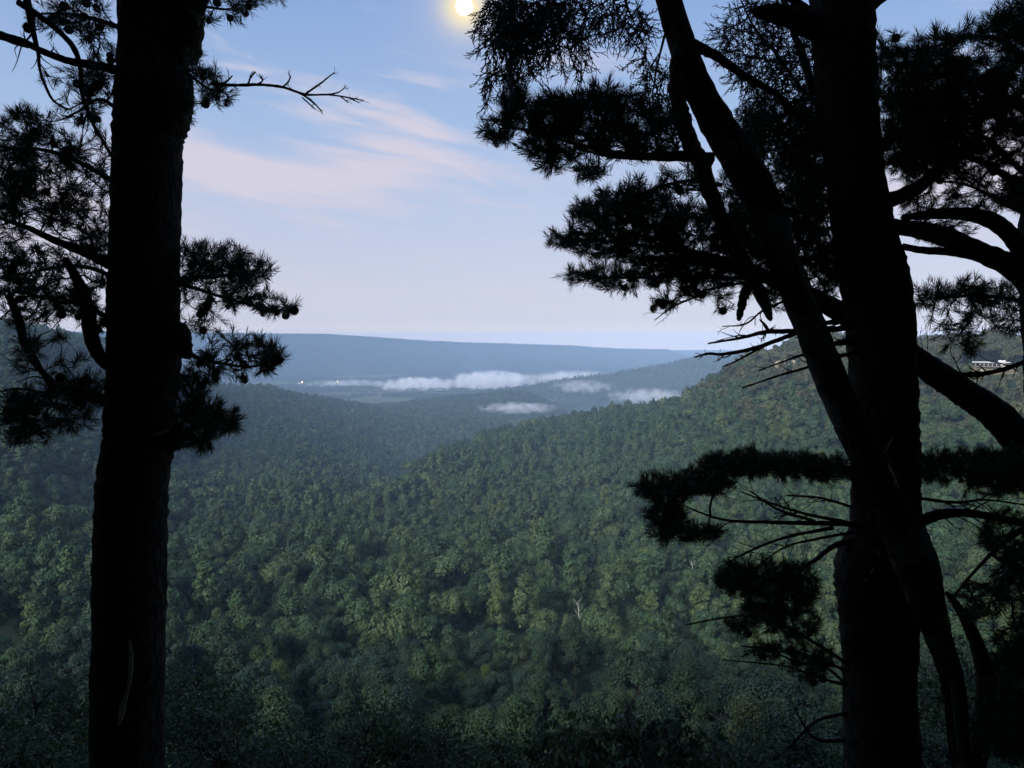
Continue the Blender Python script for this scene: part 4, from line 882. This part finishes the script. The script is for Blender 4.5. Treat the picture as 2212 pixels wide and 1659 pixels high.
Fd.bough([(1790, 250), (1730, 190), (1680, 120), (1630, 60), (1600, 0)], [5.8, 5.3], 10, [(1640, 40, 60, 50, 90), (1700, 80, 60, 70, 120), (1650, 150, 60, 60, 120), (1590, 90, 40, 60, 60), (1740, 150, 40, 60, 80)], kind='cedar', droop=0.3, up=0.0, dens=1.35)
Fd.bough([(1800, 400), (1740, 330), (1690, 270), (1640, 230)], [5.8, 5.4], 10, [(1680, 240, 60, 50, 130), (1740, 260, 50, 60, 130), (1700, 330, 60, 50, 110), (1640, 260, 40, 50, 70), (1750, 380, 40, 50, 70)], kind='cedar', droop=0.3, up=0.0, dens=1.35)
Fd.bough([(1800, 440), (1760, 420), (1720, 400), (1690, 350)], [5.7, 5.4], 10, [(1720, 400, 60, 60, 110), (1760, 470, 40, 50, 60), (1740, 540, 40, 60, 50), (1790, 600, 40, 40, 30), (1800, 560, 30, 40, 26)], cones=4, dens=1.35)
Fd.bough([(1780, 330), (1720, 300), (1660, 280), (1600, 300)], [5.7, 5.3], 10, [(1700, 290, 80, 70, 160), (1760, 330, 40, 70, 90), (1620, 290, 40, 60, 60)], kind='pine', dens=1.35)
D.bough([(1730, 630), (1700, 580), (1680, 520), (1690, 460)], [5.2, 5.2], 14, [(1640, 470, 70, 70, 150), (1690, 530, 70, 60, 140), (1600, 420, 60, 60, 110), (1740, 440, 50, 60, 110), (1780, 540, 40, 50, 60)], cones=3, dens=1.3)
D.bough([(1790, 660), (1780, 620), (1760, 590)], [5.3, 5.2], 9, [(1780, 600, 46, 36, 40), (1740, 650, 40, 30, 26), (1800, 560, 36, 40, 34)])
E.bough([(2300, 420), (2220, 380), (2130, 300), (2030, 280), (1940, 260)], [5.3, 5.3], 16, [(1960, 330, 60, 60, 150), (2050, 300, 70, 60, 170), (2000, 230, 80, 50, 170), (2150, 270, 60, 60, 90)], dens=0.8)
# ------------------------------------------------------------------ unseen woods added behind and beside the overlook to shade the near trees
bp, bs = [], []
for k in range(9000):
    a = radians(rng.uniform(42, 318)); r = 4.0 + 46 * math.sqrt(rng.random())
    side = abs(((math.degrees(a) + 180) % 360) - 180)
    if side < 58: continue
    if side - math.degrees(math.asin(min(1.0, 9.8 / r))) < 40: continue
    x, y = r * sin(a), r * cos(a)
    if any((x - q[0]) ** 2 + (y - q[1]) ** 2 < 2.7 ** 2 for q in bp): continue
    bp.append((x, y))
bp = np.array(bp); bz = ground_z(bp[:, 0], bp[:, 1]); br_ = np.hypot(bp[:, 0], bp[:, 1])
m = len(bp); under = rng.random(m) < 0.45
s = np.where(under, rng.uniform(0.35, 0.5, m), rng.uniform(1.0, 1.5, m)); zz = bz - np.where(under, 6.0 * s, 0)
scatter_object('added_shade_woods', np.column_stack([bp, zz]), np.column_stack([np.zeros((m, 2)), rng.uniform(0, 6.28, m)]), np.column_stack([s, s, s]), rng.integers(0, 8, m), LOD1, 'dense dark woods added unseen behind the overlook ledge for shade', 'forest')
# ------------------------------------------------------------------ trees on the middle ridges and in the valley
def on_ridge(ob, count, lo=0.0, seed=1):
    rs = np.random.default_rng(seed)
    v = np.zeros(len(ob.data.vertices) * 3, np.float32); ob.data.vertices.foreach_get('co', v); v = v.reshape(-1, 3)
    v = v[v[:, 2] > FLOOR + lo]
    return v[rs.integers(0, len(v), count)] + np.column_stack([rs.normal(size=(count, 2)) * 5, np.full(count, -3.0)])
rp = np.vstack([on_ridge(bpy.data.objects['second_ridge'], 9000, 8, 3), on_ridge(bpy.data.objects['valley_hill'], 5000, 6, 4)])
rim = []
for a_ in np.linspace(az_of(300), az_of(1440), 1500):
    q = a_ + rng.normal() * 0.0002
    cr_ = [(px, R(px, py, r)) for px, py, r in ((300, 717, 8000), (560, 721, 8300), (700, 722, 8400), (800, 728, 8500), (920, 737, 8700), (1000, 741, 8800), (1100, 744, 8900), (1230, 748, 9100), (1290, 753, 9200), (1345, 756, 9300), (1440, 757.5, 9500))]
    aa_ = [atan2(c[1][0], c[1][1]) for c in cr_]; r_ = np.interp(q, aa_, [hypot(c[1][0], c[1][1]) for c in cr_]) + rng.uniform(-40, 60)
    rim.append((r_ * sin(q), r_ * cos(q), np.interp(q, aa_, [c[1][2] for c in cr_]) - 9 + 5 * fbm(np.array([q * 300]), np.array([0.5]), 91, 3)[0]))
vp = []
for px0, px1, py0, py1, cnt in ((826, 990, 853, 859, 420), (700, 830, 846, 848, 90), (760, 815, 853, 856, 80), (640, 830, 836, 837, 80), (860, 1020, 841, 843, 120), (900, 1100, 828, 829, 120), (560, 900, 822, 823, 160), (1060, 1130, 846, 850, 90), (1240, 1300, 876, 880, 60)):
    for k in range(cnt):
        py = rng.uniform(py0, py1); px = rng.uniform(px0, px1)
        v = ray(px, py); t = (FLOOR - EYE[2]) / v[2]; vp.append(EYE + v * t)
vp = np.array(vp); vp[:, 2] = FLOOR - 2
al = np.vstack([rp, vp, np.array(rim)]); m = len(al); s = rng.uniform(0.7, 1.15, m)
scatter_object('ridge_forest', al, np.column_stack([np.zeros((m, 2)), rng.uniform(0, 6.28, m)]), np.column_stack([s, s, s * 0.9]), rng.integers(0, 6, m), LOD3, 'blue-hazed woods on the middle ridges and along the valley fields', 'forest')

# ------------------------------------------------------------------ leafy trees whose tops rise just below the ledge
M_LEAFY = leaf_material('near_leaves', [(0, (0.030, 0.056, 0.018)), (0.6, (0.046, 0.076, 0.024)), (1, (0.062, 0.090, 0.026))], translucent=0.25, rough=0.45)
def leafy_mesh(k, droop):
    rs = np.random.default_rng(600 + k); g = Geo(); gw = Geo()
    R0, Hc, z0 = 2.6, 5.0, 9.0
    nb = 130; tips = []
    trunk = catmull([[0, 0, -3], [0.2, 0.1, 4], [rs.normal() * 0.4, rs.normal() * 0.4, 9], [rs.normal() * 0.5, rs.normal() * 0.5, z0 + Hc * 0.9]], 14)
    gw.add(*tube(trunk, np.linspace(0.16, 0.02, 14), 8, 0.04, rs))
    for b in range(nb):
        h = rs.random() ** 0.8; th = b * 2.39996; rad = R0 * math.sqrt(max(0.05, 1 - (h * 1.5 - 0.5) ** 2)) * rs.uniform(0.55, 1.1)
        tip = np.array([rad * cos(th), rad * sin(th), z0 + Hc * h + rs.normal() * 0.2])
        st = trunk[int(np.clip(np.searchsorted(trunk[:, 2], tip[2] - 1.2), 4, 13))]
        q = catmull([st, (st + tip) / 2 + np.array([0, 0, 0.25]), tip], 6); gw.add(*tube(q, np.linspace(0.022, 0.006, 6), 5))
        tips += [(q[i], unit(q[min(i + 1, 5)] - q[i - 1])) for i in (3, 4, 5)]
    for c, dv in tips:
        m = 9 if droop else 20
        pos = c + rs.normal(size=(m, 3)) * (0.05 if droop else 0.20)
        if droop:
            th = np.linspace(0, 2 * pi, m, endpoint=False) + rs.random()
            ld = unit(np.column_stack([np.cos(th), np.sin(th), rs.uniform(-1.9, -0.6, m)])); ln = rs.uniform(0.18, 0.32, (m, 1)); wd = 0.44
        else:
            ld = unit(rs.normal(size=(m, 3)) * 0.9 + dv + np.array([0, 0, -0.25])); ln = rs.uniform(0.10, 0.19, (m, 1)); wd = 0.5
        nr_ = unit(np.array([0, 0, 1.0]) + rs.normal(size=(m, 3)) * 0.45); sdv = unit(np.cross(ld, nr_))
        a, e = pos, pos + ld * ln; mid = pos + ld * ln * 0.45; sag = np.array([0, 0, -0.02])
        V = np.stack([a, mid + sdv * ln * wd * 0.5 - sag, e + sag, mid - sdv * ln * wd * 0.5 - sag], 1).reshape(-1, 3)
        g.add(V, Q=np.arange(4 * m).reshape(-1, 4))
    return g.mesh('crown', M_LEAFY), gw.mesh('trunk', M_TWOOD, True)
leafy = [leafy_mesh(0, False), leafy_mesh(1, False), leafy_mesh(2, True)]
NEARLY = [(800, 1520, 21, 1, 1.0, 'leafy tree with pale dull leaves at the foot of the ledge'), (935, 1560, 20, 0, 0.9, 'bushy tree spreading beside the pale-leaved one under the ledge'), (1060, 1600, 18, 1, 0.8, 'low leafy treetop between the bushy tree and the drooping one'),
          (640, 1590, 18, 0, 0.9, 'dark leafy treetop just below the ledge, nearest the straight pine'), (470, 1530, 20, 1, 1.0, 'dark leafy tree rising beside the foot of the straight pine'), (395, 1440, 26, 0, 1.1, 'dark bushy tree farther down the bluff beside the straight pine'),
          (1330, 1545, 19, 2, 0.95, 'tree with long drooping leaflets below the ledge'), (1445, 1560, 18, 2, 0.8, 'smaller tree with drooping leaflets next to the larger one'), (1210, 1575, 20, 2, 0.8, 'drooping-leaved tree half hidden behind the bushy treetops'),
          (1590, 1590, 19, 0, 0.9, 'dark treetop under the twigs of the upright pine'), (1720, 1560, 21, 1, 0.9, 'leafy tree close behind the foot of the upright pine'), (90, 1480, 24, 0, 1.1, 'black-green treetop on the far side of the straight pine'),
          (30, 1580, 19, 1, 1.0, 'dense dark treetop below the hanging stems of the straight pine'), (2130, 1420, 24, 0, 1.1, 'dark bushy tree beyond the grey foot of the leaning pine'), (2060, 1600, 19, 1, 0.9, 'dark leafy treetop behind the grey leaning trunk')]
for px, py, r, kind, s, lab in NEARLY:
    top = R(px, py, r); e = bpy.data.objects.new('leafy_tree', None); COL.objects.link(e)
    e.location = (top[0], top[1], top[2] - 14.2 * s); e.rotation_euler = (0, 0, rng.uniform(0, 6)); e.scale = (s,) * 3
    tag(e, lab, 'tree', 'leafy trees just below the ledge')
    obj('crown', leafy[kind][0], e); obj('trunk', leafy[kind][1], e)

# ------------------------------------------------------------------ bare snags among the forest
M_SNAG = simple_mat('weathered_wood', (0.30, 0.28, 0.25), 0.9, 3.0, (0.42, 0.40, 0.36))
for k, (px, py, r, lab) in enumerate([(964, 1096, 585, 'thin pale snag standing in the open part of the bowl'), (1348, 1108, 500, 'tall whitish dead trunk on the slope under the plateau'), (952, 1228, 350, 'forked bare snag among dark crowns'), (1250, 1300, 262, 'grey leafless top poking out of round crowns'), (1500, 1212, 330, 'leaning pale dead tree near the pine twigs'), (1688, 1052, 470, 'bleached dead tree on the steep right-hand slope')]):
    top = R(px, py, r); z = float(ground_z(top[0], top[1])); hgt = max(13.0, top[2] - z)
    e = bpy.data.objects.new('dead_tree', None); COL.objects.link(e); e.location = (top[0], top[1], z); tag(e, lab, 'tree')
    rs = np.random.default_rng(700 + k); g = Geo(); q = catmull([[0, 0, -2], [rs.normal() * 0.4, 0, hgt * 0.5], [rs.normal() * 1.2, 0.3, hgt]], 10); g.add(*tube(q, np.linspace(0.34, 0.08, 10), 7)); obj('trunk', g.mesh('trunk', M_SNAG, True), e)
    for b in range(7):
        i = int(rs.integers(5, 10)); dv = unit([rs.normal(), rs.normal(), 0.9]); g = Geo(); g.add(*tube(catmull([q[i], q[i] + dv * 1.3, q[i] + dv * 2.6 + np.array([0, 0, 0.7])], 5), np.linspace(0.11, 0.03, 5), 5)); obj('branch', g.mesh('branch', M_SNAG, True), e)

# ------------------------------------------------------------------ the house on the rim and its clearing
def bx(g, lo, hi):
    V = np.array([[x, y, z] for x in (lo[0], hi[0]) for y in (lo[1], hi[1]) for z in (lo[2], hi[2])], float)
    g.add(V, Q=[[0, 1, 3, 2], [4, 6, 7, 5], [0, 4, 5, 1], [2, 3, 7, 6], [0, 2, 6, 4], [1, 5, 7, 3]])
def part(name, boxes, mat, parent):
    g = Geo()
    for lo, hi in boxes: bx(g, lo, hi)
    return obj(name, g.mesh(name, mat), parent)
M_WHITE = simple_mat('white_render', (0.62, 0.61, 0.60), 0.7, 2.0, (0.72, 0.71, 0.70)); M_SIDING = simple_mat('house_siding', (0.16, 0.14, 0.12), 0.8, 4.0, (0.22, 0.20, 0.17))
M_GLASS, t_, o_ = new_mat('window_glass'); p_ = N(t_, 'ShaderNodeBsdfPrincipled'); p_.inputs['Base Color'].default_value = (0.015, 0.018, 0.025, 1); p_.inputs['Roughness'].default_value = 0.08; L(t_, p_.outputs[0], o_.inputs[0])
M_DRY = simple_mat('dry_grass', (0.16, 0.115, 0.055), 1.0, 0.12, (0.24, 0.17, 0.085)); M_ROCK = simple_mat('pale_sandstone', (0.26, 0.23, 0.17), 0.95, 0.8, (0.40, 0.36, 0.27), bump=0.3)
hz = float(ground_z(HOUSE[0], HOUSE[1])) + 2.2
house = bpy.data.objects.new('house', None); COL.objects.link(house); house.location = (HOUSE[0], HOUSE[1], hz); house.rotation_euler = (0, 0, -ha)      # front (-Y) turned to the overlook
tag(house, 'long low house with flat white roof and dark windows on the plateau rim', 'house')
wl = part('wall', [((-13, 0, -6), (9, 9, 3.0)), ((4.5, -1.0, -6), (8, -0.003, 2.9))], M_SIDING, house); part('block', [((4.5, -1.4, -2), (6.6, -1.0, 4.6))], M_WHITE, house)
rf = part('roof', [((-15, -1.6, 3.0), (10.5, 10, 3.7))], M_WHITE, house); part('roof_box', [((2.5, 2, 3.7), (7.5, 6, 4.9))], M_WHITE, rf)
part('deck', [((-13, -3.2, -0.4), (4.3, -0.02, 0.0))], M_SIDING, house)
for x in (-12.6, -8, -3.5, 1): part('deck_post', [((x, -3.1, -4), (x + 0.3, -2.8, -0.4))], M_SIDING, house)
for x in (-12.2, -9.4, -6.6, -3.8, -1.0, 1.8):
    w = part('window', [((x - 0.1, -0.14, 0.2), (x + 2.4, -0.003, 2.7))], M_WHITE, house); part('pane', [((x + 0.03, -0.19, 0.32), (x + 2.27, -0.145, 2.58))], M_GLASS, w)
w = part('window', [((7.0, -1.12, 0.6), (7.9, -1.003, 2.6))], M_WHITE, house); part('pane', [((7.1, -1.17, 0.7), (7.8, -1.125, 2.5))], M_GLASS, w)
n = 40; g = Geo(); u, v = np.meshgrid(np.linspace(-1, 1, n), np.linspace(-1, 1, n), indexing='ij')
du = unit([HOUSE[0], HOUSE[1]]); cxy = np.array([HOUSE[0], HOUSE[1]]) - du * 6
k_ = np.sqrt(np.maximum(u * u, v * v) / np.maximum(u * u + v * v, 1e-9)); uu, vv = u * k_, v * k_
gx = cxy[0] + du[1] * uu * 27 + du[0] * vv * 26; gy = cxy[1] - du[0] * uu * 27 + du[1] * vv * 26
gzz = ground_z(gx, gy) + 0.5 - 1.5 * np.maximum(0, np.hypot(uu, vv) - 0.85) / 0.15
i, j = np.meshgrid(np.arange(n - 1), np.arange(n - 1), indexing='ij'); o = (i * n + j).ravel()
tag(obj('clearing', mesh_data('clearing', np.stack([gx, gy, gzz], -1).reshape(-1, 3), np.stack([o, o + n, o + n + 1, o + 1], -1), M_DRY, True)), kind='structure')
def boulder(c, s, lab, seed):
    rs = np.random.default_rng(seed); import bmesh
    bm = bmesh.new(); bmesh.ops.create_icosphere(bm, subdivisions=3, radius=1.0)
    for vtx in bm.verts:
        q = np.array(vtx.co); f = 1 + 0.25 * math.sin(q[0] * 3 + seed) + 0.2 * math.sin(q[1] * 4 + q[2] * 3 + seed * 2) + 0.05 * rs.normal()
        vtx.co = (q[0] * f * s[0], q[1] * f * s[1], q[2] * f * s[2])
    me = bpy.data.meshes.new('rock_outcrop'); bm.to_mesh(me); bm.free(); me.materials.append(M_ROCK)
    return tag(obj('rock_outcrop', me, None, tuple(c)), lab, 'rock')
for px, r, s, lab in ((2118, 672, (4, 3, 3.5), 'pale rock on the bank in front of the flat-roofed house'), (2044, 676, (4.5, 3, 3), 'pale rock ledge breaking the trees along the plateau rim'), (2068, 676, (2.5, 2, 2), 'small pale rock beside the ledge on the plateau rim')):
    c = R(px, 790, r); boulder((c[0], c[1], float(ground_z(c[0], c[1])) + 1.0), s, lab, int(px))
c = R(1703, 775, 748); boulder((c[0], c[1], float(ground_z(c[0], c[1])) + 9.0), (9, 4, 5), 'tawny rock shelf near the crest of the forested spur', 4)

# ------------------------------------------------------------------ farms with yard lights down in the valley
M_LAMP = simple_mat('lit_lamp', (0.8, 0.7, 0.5), 0.5, emit=(1.0, 0.72, 0.34), emit_s=28.0); M_ROOF = simple_mat('farm_roof', (0.20, 0.19, 0.18), 0.6, 2.0, (0.28, 0.27, 0.26))
def farm(px, py, lab, s=1.0, lamp=1.6, z=None, r=None):
    if r is None:
        v = ray(px, py); c = EYE + v * ((FLOOR - EYE[2]) / v[2])
    else: c = R(px, py, r)
    e = bpy.data.objects.new('farmhouse', None); COL.objects.link(e); e.location = tuple(c); e.scale = (s,) * 3; e.rotation_euler = (0, 0, -atan2(c[0], c[1])); tag(e, lab, 'farmhouse', 'farms in the valley')
    part('wall', [((-11, -5, -8), (11, 5, 5.5))], M_WHITE, e)
    g = Geo(); g.add([[-12, -6, 5.4], [12, -6, 5.4], [12, 6, 5.4], [-12, 6, 5.4], [-12, 0, 10], [12, 0, 10]], T=[[0, 4, 3], [1, 2, 5]], Q=[[0, 1, 5, 4], [2, 3, 4, 5], [0, 3, 2, 1]]); obj('roof', g.mesh('roof', M_ROOF), e)
    for x in (-8, -3, 3, 7): w = part('window', [((x, -5.15, 1.4), (x + 2, -5.003, 3.8))], M_GLASS, e)
    part('door', [((-0.6, -5.12, -0.2), (0.8, -5.003, 2.3))], M_ROOF, e)
    if lamp:
        y = part('lamp_pole', [((14, -9, -4), (14.3, -8.7, 9))], M_ROOF, e)
        import bmesh
        bm = bmesh.new(); bmesh.ops.create_icosphere(bm, subdivisions=2, radius=lamp); me = bpy.data.meshes.new('lamp'); bm.to_mesh(me); bm.free(); me.materials.append(M_LAMP); obj('lamp', me, y, (14.15, -8.85, 9 + lamp * 0.9))
farm(648, 829, 'farmhouse with the brightest yard light, just past the end of the wooded hill', 1.2, 1.9)
farm(725, 827, 'farmhouse with a yard light at the edge of thin mist', 1.1, 1.6)
farm(868, 821, 'farmhouse with a small yard light, left of a close pair above the mist bank', 1.0, 1.4)
farm(881, 821, 'farmhouse with a wide bright light above the mist bank', 1.4, 1.6)
farm(985, 825, 'lone farmhouse with a dim light between two mist banks', 0.9, 1.2)
farm(1047, 850, 'farmhouse with a yellow light behind the wooded knoll', 0.9, 1.3)
farm(592, 739, 'long white building high on the face of the far plateau', 1.6, 0, r=8120)

# ------------------------------------------------------------------ moon
import bmesh
bm = bmesh.new(); bmesh.ops.create_uvsphere(bm, u_segments=48, v_segments=24, radius=60000 * 16.5 / F); me = bpy.data.meshes.new('moon'); bm.to_mesh(me); bm.free()
m_, t_, o_ = new_mat('moonlight'); em = N(t_, 'ShaderNodeEmission'); tcn = N(t_, 'ShaderNodeTexCoord'); nz = N(t_, 'ShaderNodeTexNoise', i_Scale=0.002, i_Detail=3.0); L(t_, tcn.outputs['Object'], nz.inputs['Vector'])
L(t_, mixc(t_, nz.outputs[0], (1.0, 0.93, 0.72), (1.0, 0.97, 0.85)), em.inputs[0]); em.inputs[1].default_value = 3.0; L(t_, em.outputs[0], o_.inputs[0]); me.materials.append(m_)
tag(obj('moon', me, None, tuple(EYE + moon_dir * 60000)), 'full moon glowing yellow-white in the blue dusk sky', 'moon')
# ------------------------------------------------------------------ the air: haze over everything, mist in the valley
def vol_mat(name, dens, col, aniso=0.0):
    m, t, o = new_mat(name)
    p = N(t, 'ShaderNodeVolumePrincipled'); p.inputs['Density'].default_value = dens; p.inputs['Color'].default_value = (*col, 1); p.inputs['Anisotropy'].default_value = aniso
    L(t, p.outputs[0], o.inputs['Volume'])
    return m
def box_mesh(name, lo, hi, mat):
    V = np.array([[x, y, z] for x in (lo[0], hi[0]) for y in (lo[1], hi[1]) for z in (lo[2], hi[2])], float)
    Q = np.array([[0, 1, 3, 2], [4, 6, 7, 5], [0, 4, 5, 1], [2, 3, 7, 6], [0, 2, 6, 4], [1, 5, 7, 3]])
    return mesh_data(name, V, Q, mat)
HAZE = 9.0e-5
haze = obj('haze', box_mesh('haze', (-12700, -12700, -345), (12700, 12700, 75), vol_mat('haze_air', HAZE, (0.47, 0.67, 1.0), -0.3)))
tag(haze, 'pale blue dusk haze lying over the whole valley', 'haze', kind='stuff')
def mist_mat(seed, dens, thr):
    m, t, o = new_mat('valley_mist')
    tc = N(t, 'ShaderNodeTexCoord')
    sp = N(t, 'ShaderNodeSeparateXYZ'); L(t, tc.outputs['Object'], sp.inputs[0])
    d2 = math_n(t, 'ADD', math_n(t, 'ADD', math_n(t, 'POWER', math_n(t, 'ABSOLUTE', sp.outputs[0]), 2.0), math_n(t, 'POWER', math_n(t, 'ABSOLUTE', sp.outputs[1]), 2.0)), math_n(t, 'POWER', math_n(t, 'ABSOLUTE', sp.outputs[2]), 2.0))
    mp = N(t, 'ShaderNodeMapping'); mp.inputs['Location'].default_value = (seed * 3.7, seed * 1.3, seed); mp.inputs['Scale'].default_value = (6.5, 3.0, 1.5); L(t, tc.outputs['Object'], mp.inputs['Vector'])
    n = N(t, 'ShaderNodeTexNoise', i_Scale=1.0, i_Detail=5.0, i_Roughness=0.65, i_Distortion=0.2); L(t, mp.outputs[0], n.inputs['Vector'])
    f = math_n(t, 'ADD', math_n(t, 'SUBTRACT', 1.0, d2), math_n(t, 'MULTIPLY', math_n(t, 'SUBTRACT', n.outputs[0], 0.5), 4.6))
    den = math_n(t, 'MULTIPLY', maprange(t, f, thr, thr + 1.5), maprange(t, d2, 0.3, 1.0, 1.0, 0.0))
    p = N(t, 'ShaderNodeVolumePrincipled'); p.inputs['Color'].default_value = (1.0, 0.985, 0.985, 1); L(t, math_n(t, 'MULTIPLY', den, dens), p.inputs['Density'])
    L(t, p.outputs[0], o.inputs['Volume'])
    return m
def mist(px0, px1, py0, py1, r, depth, dens, thr, lab, seed):
    c = R((px0 + px1) / 2, (py0 + py1) / 2, r); hx = (px1 - px0) / 2 * r / F; hz_ = (py1 - py0) / 2 * r / F
    import bmesh
    bm = bmesh.new(); bmesh.ops.create_icosphere(bm, subdivisions=3, radius=1.03); me = bpy.data.meshes.new('mist_bank'); bm.to_mesh(me); bm.free(); me.materials.append(mist_mat(seed, dens, thr))
    o = obj('mist_bank', me, None, tuple(c)); o.scale = (hx, depth, hz_); o.rotation_euler = (0, 0, -atan2(c[0], c[1]))
    tag(o, lab, 'mist', kind='stuff')
mist(795, 1015, 811, 858, 5200, 450, 0.016, 0.1, 'long pale mist bank lying on the valley fields', 12)
mist(950, 1175, 797, 850, 5150, 450, 0.016, 0.05, 'thick billowing mist bank against the far slopes', 2)
mist(1110, 1375, 796, 842, 4850, 160, 0.017, 0.05, 'mist spilling along behind the second ridge', 3)
mist(1165, 1350, 815, 854, 3820, 60, 0.026, 0.3, 'torn mist drifting across the face of the second ridge', 4)
mist(1010, 1230, 865, 898, 2780, 60, 0.030, 0.15, 'flat mist streak in front of the wooded knoll', 5)
mist(1290, 1510, 834, 878, 3300, 70, 0.028, 0.2, 'mist rising behind the crest of the forested spur', 6)
mist(630, 870, 818, 843, 5600, 400, 0.005, 0.2, 'thin mist veil over the farm fields', 7)
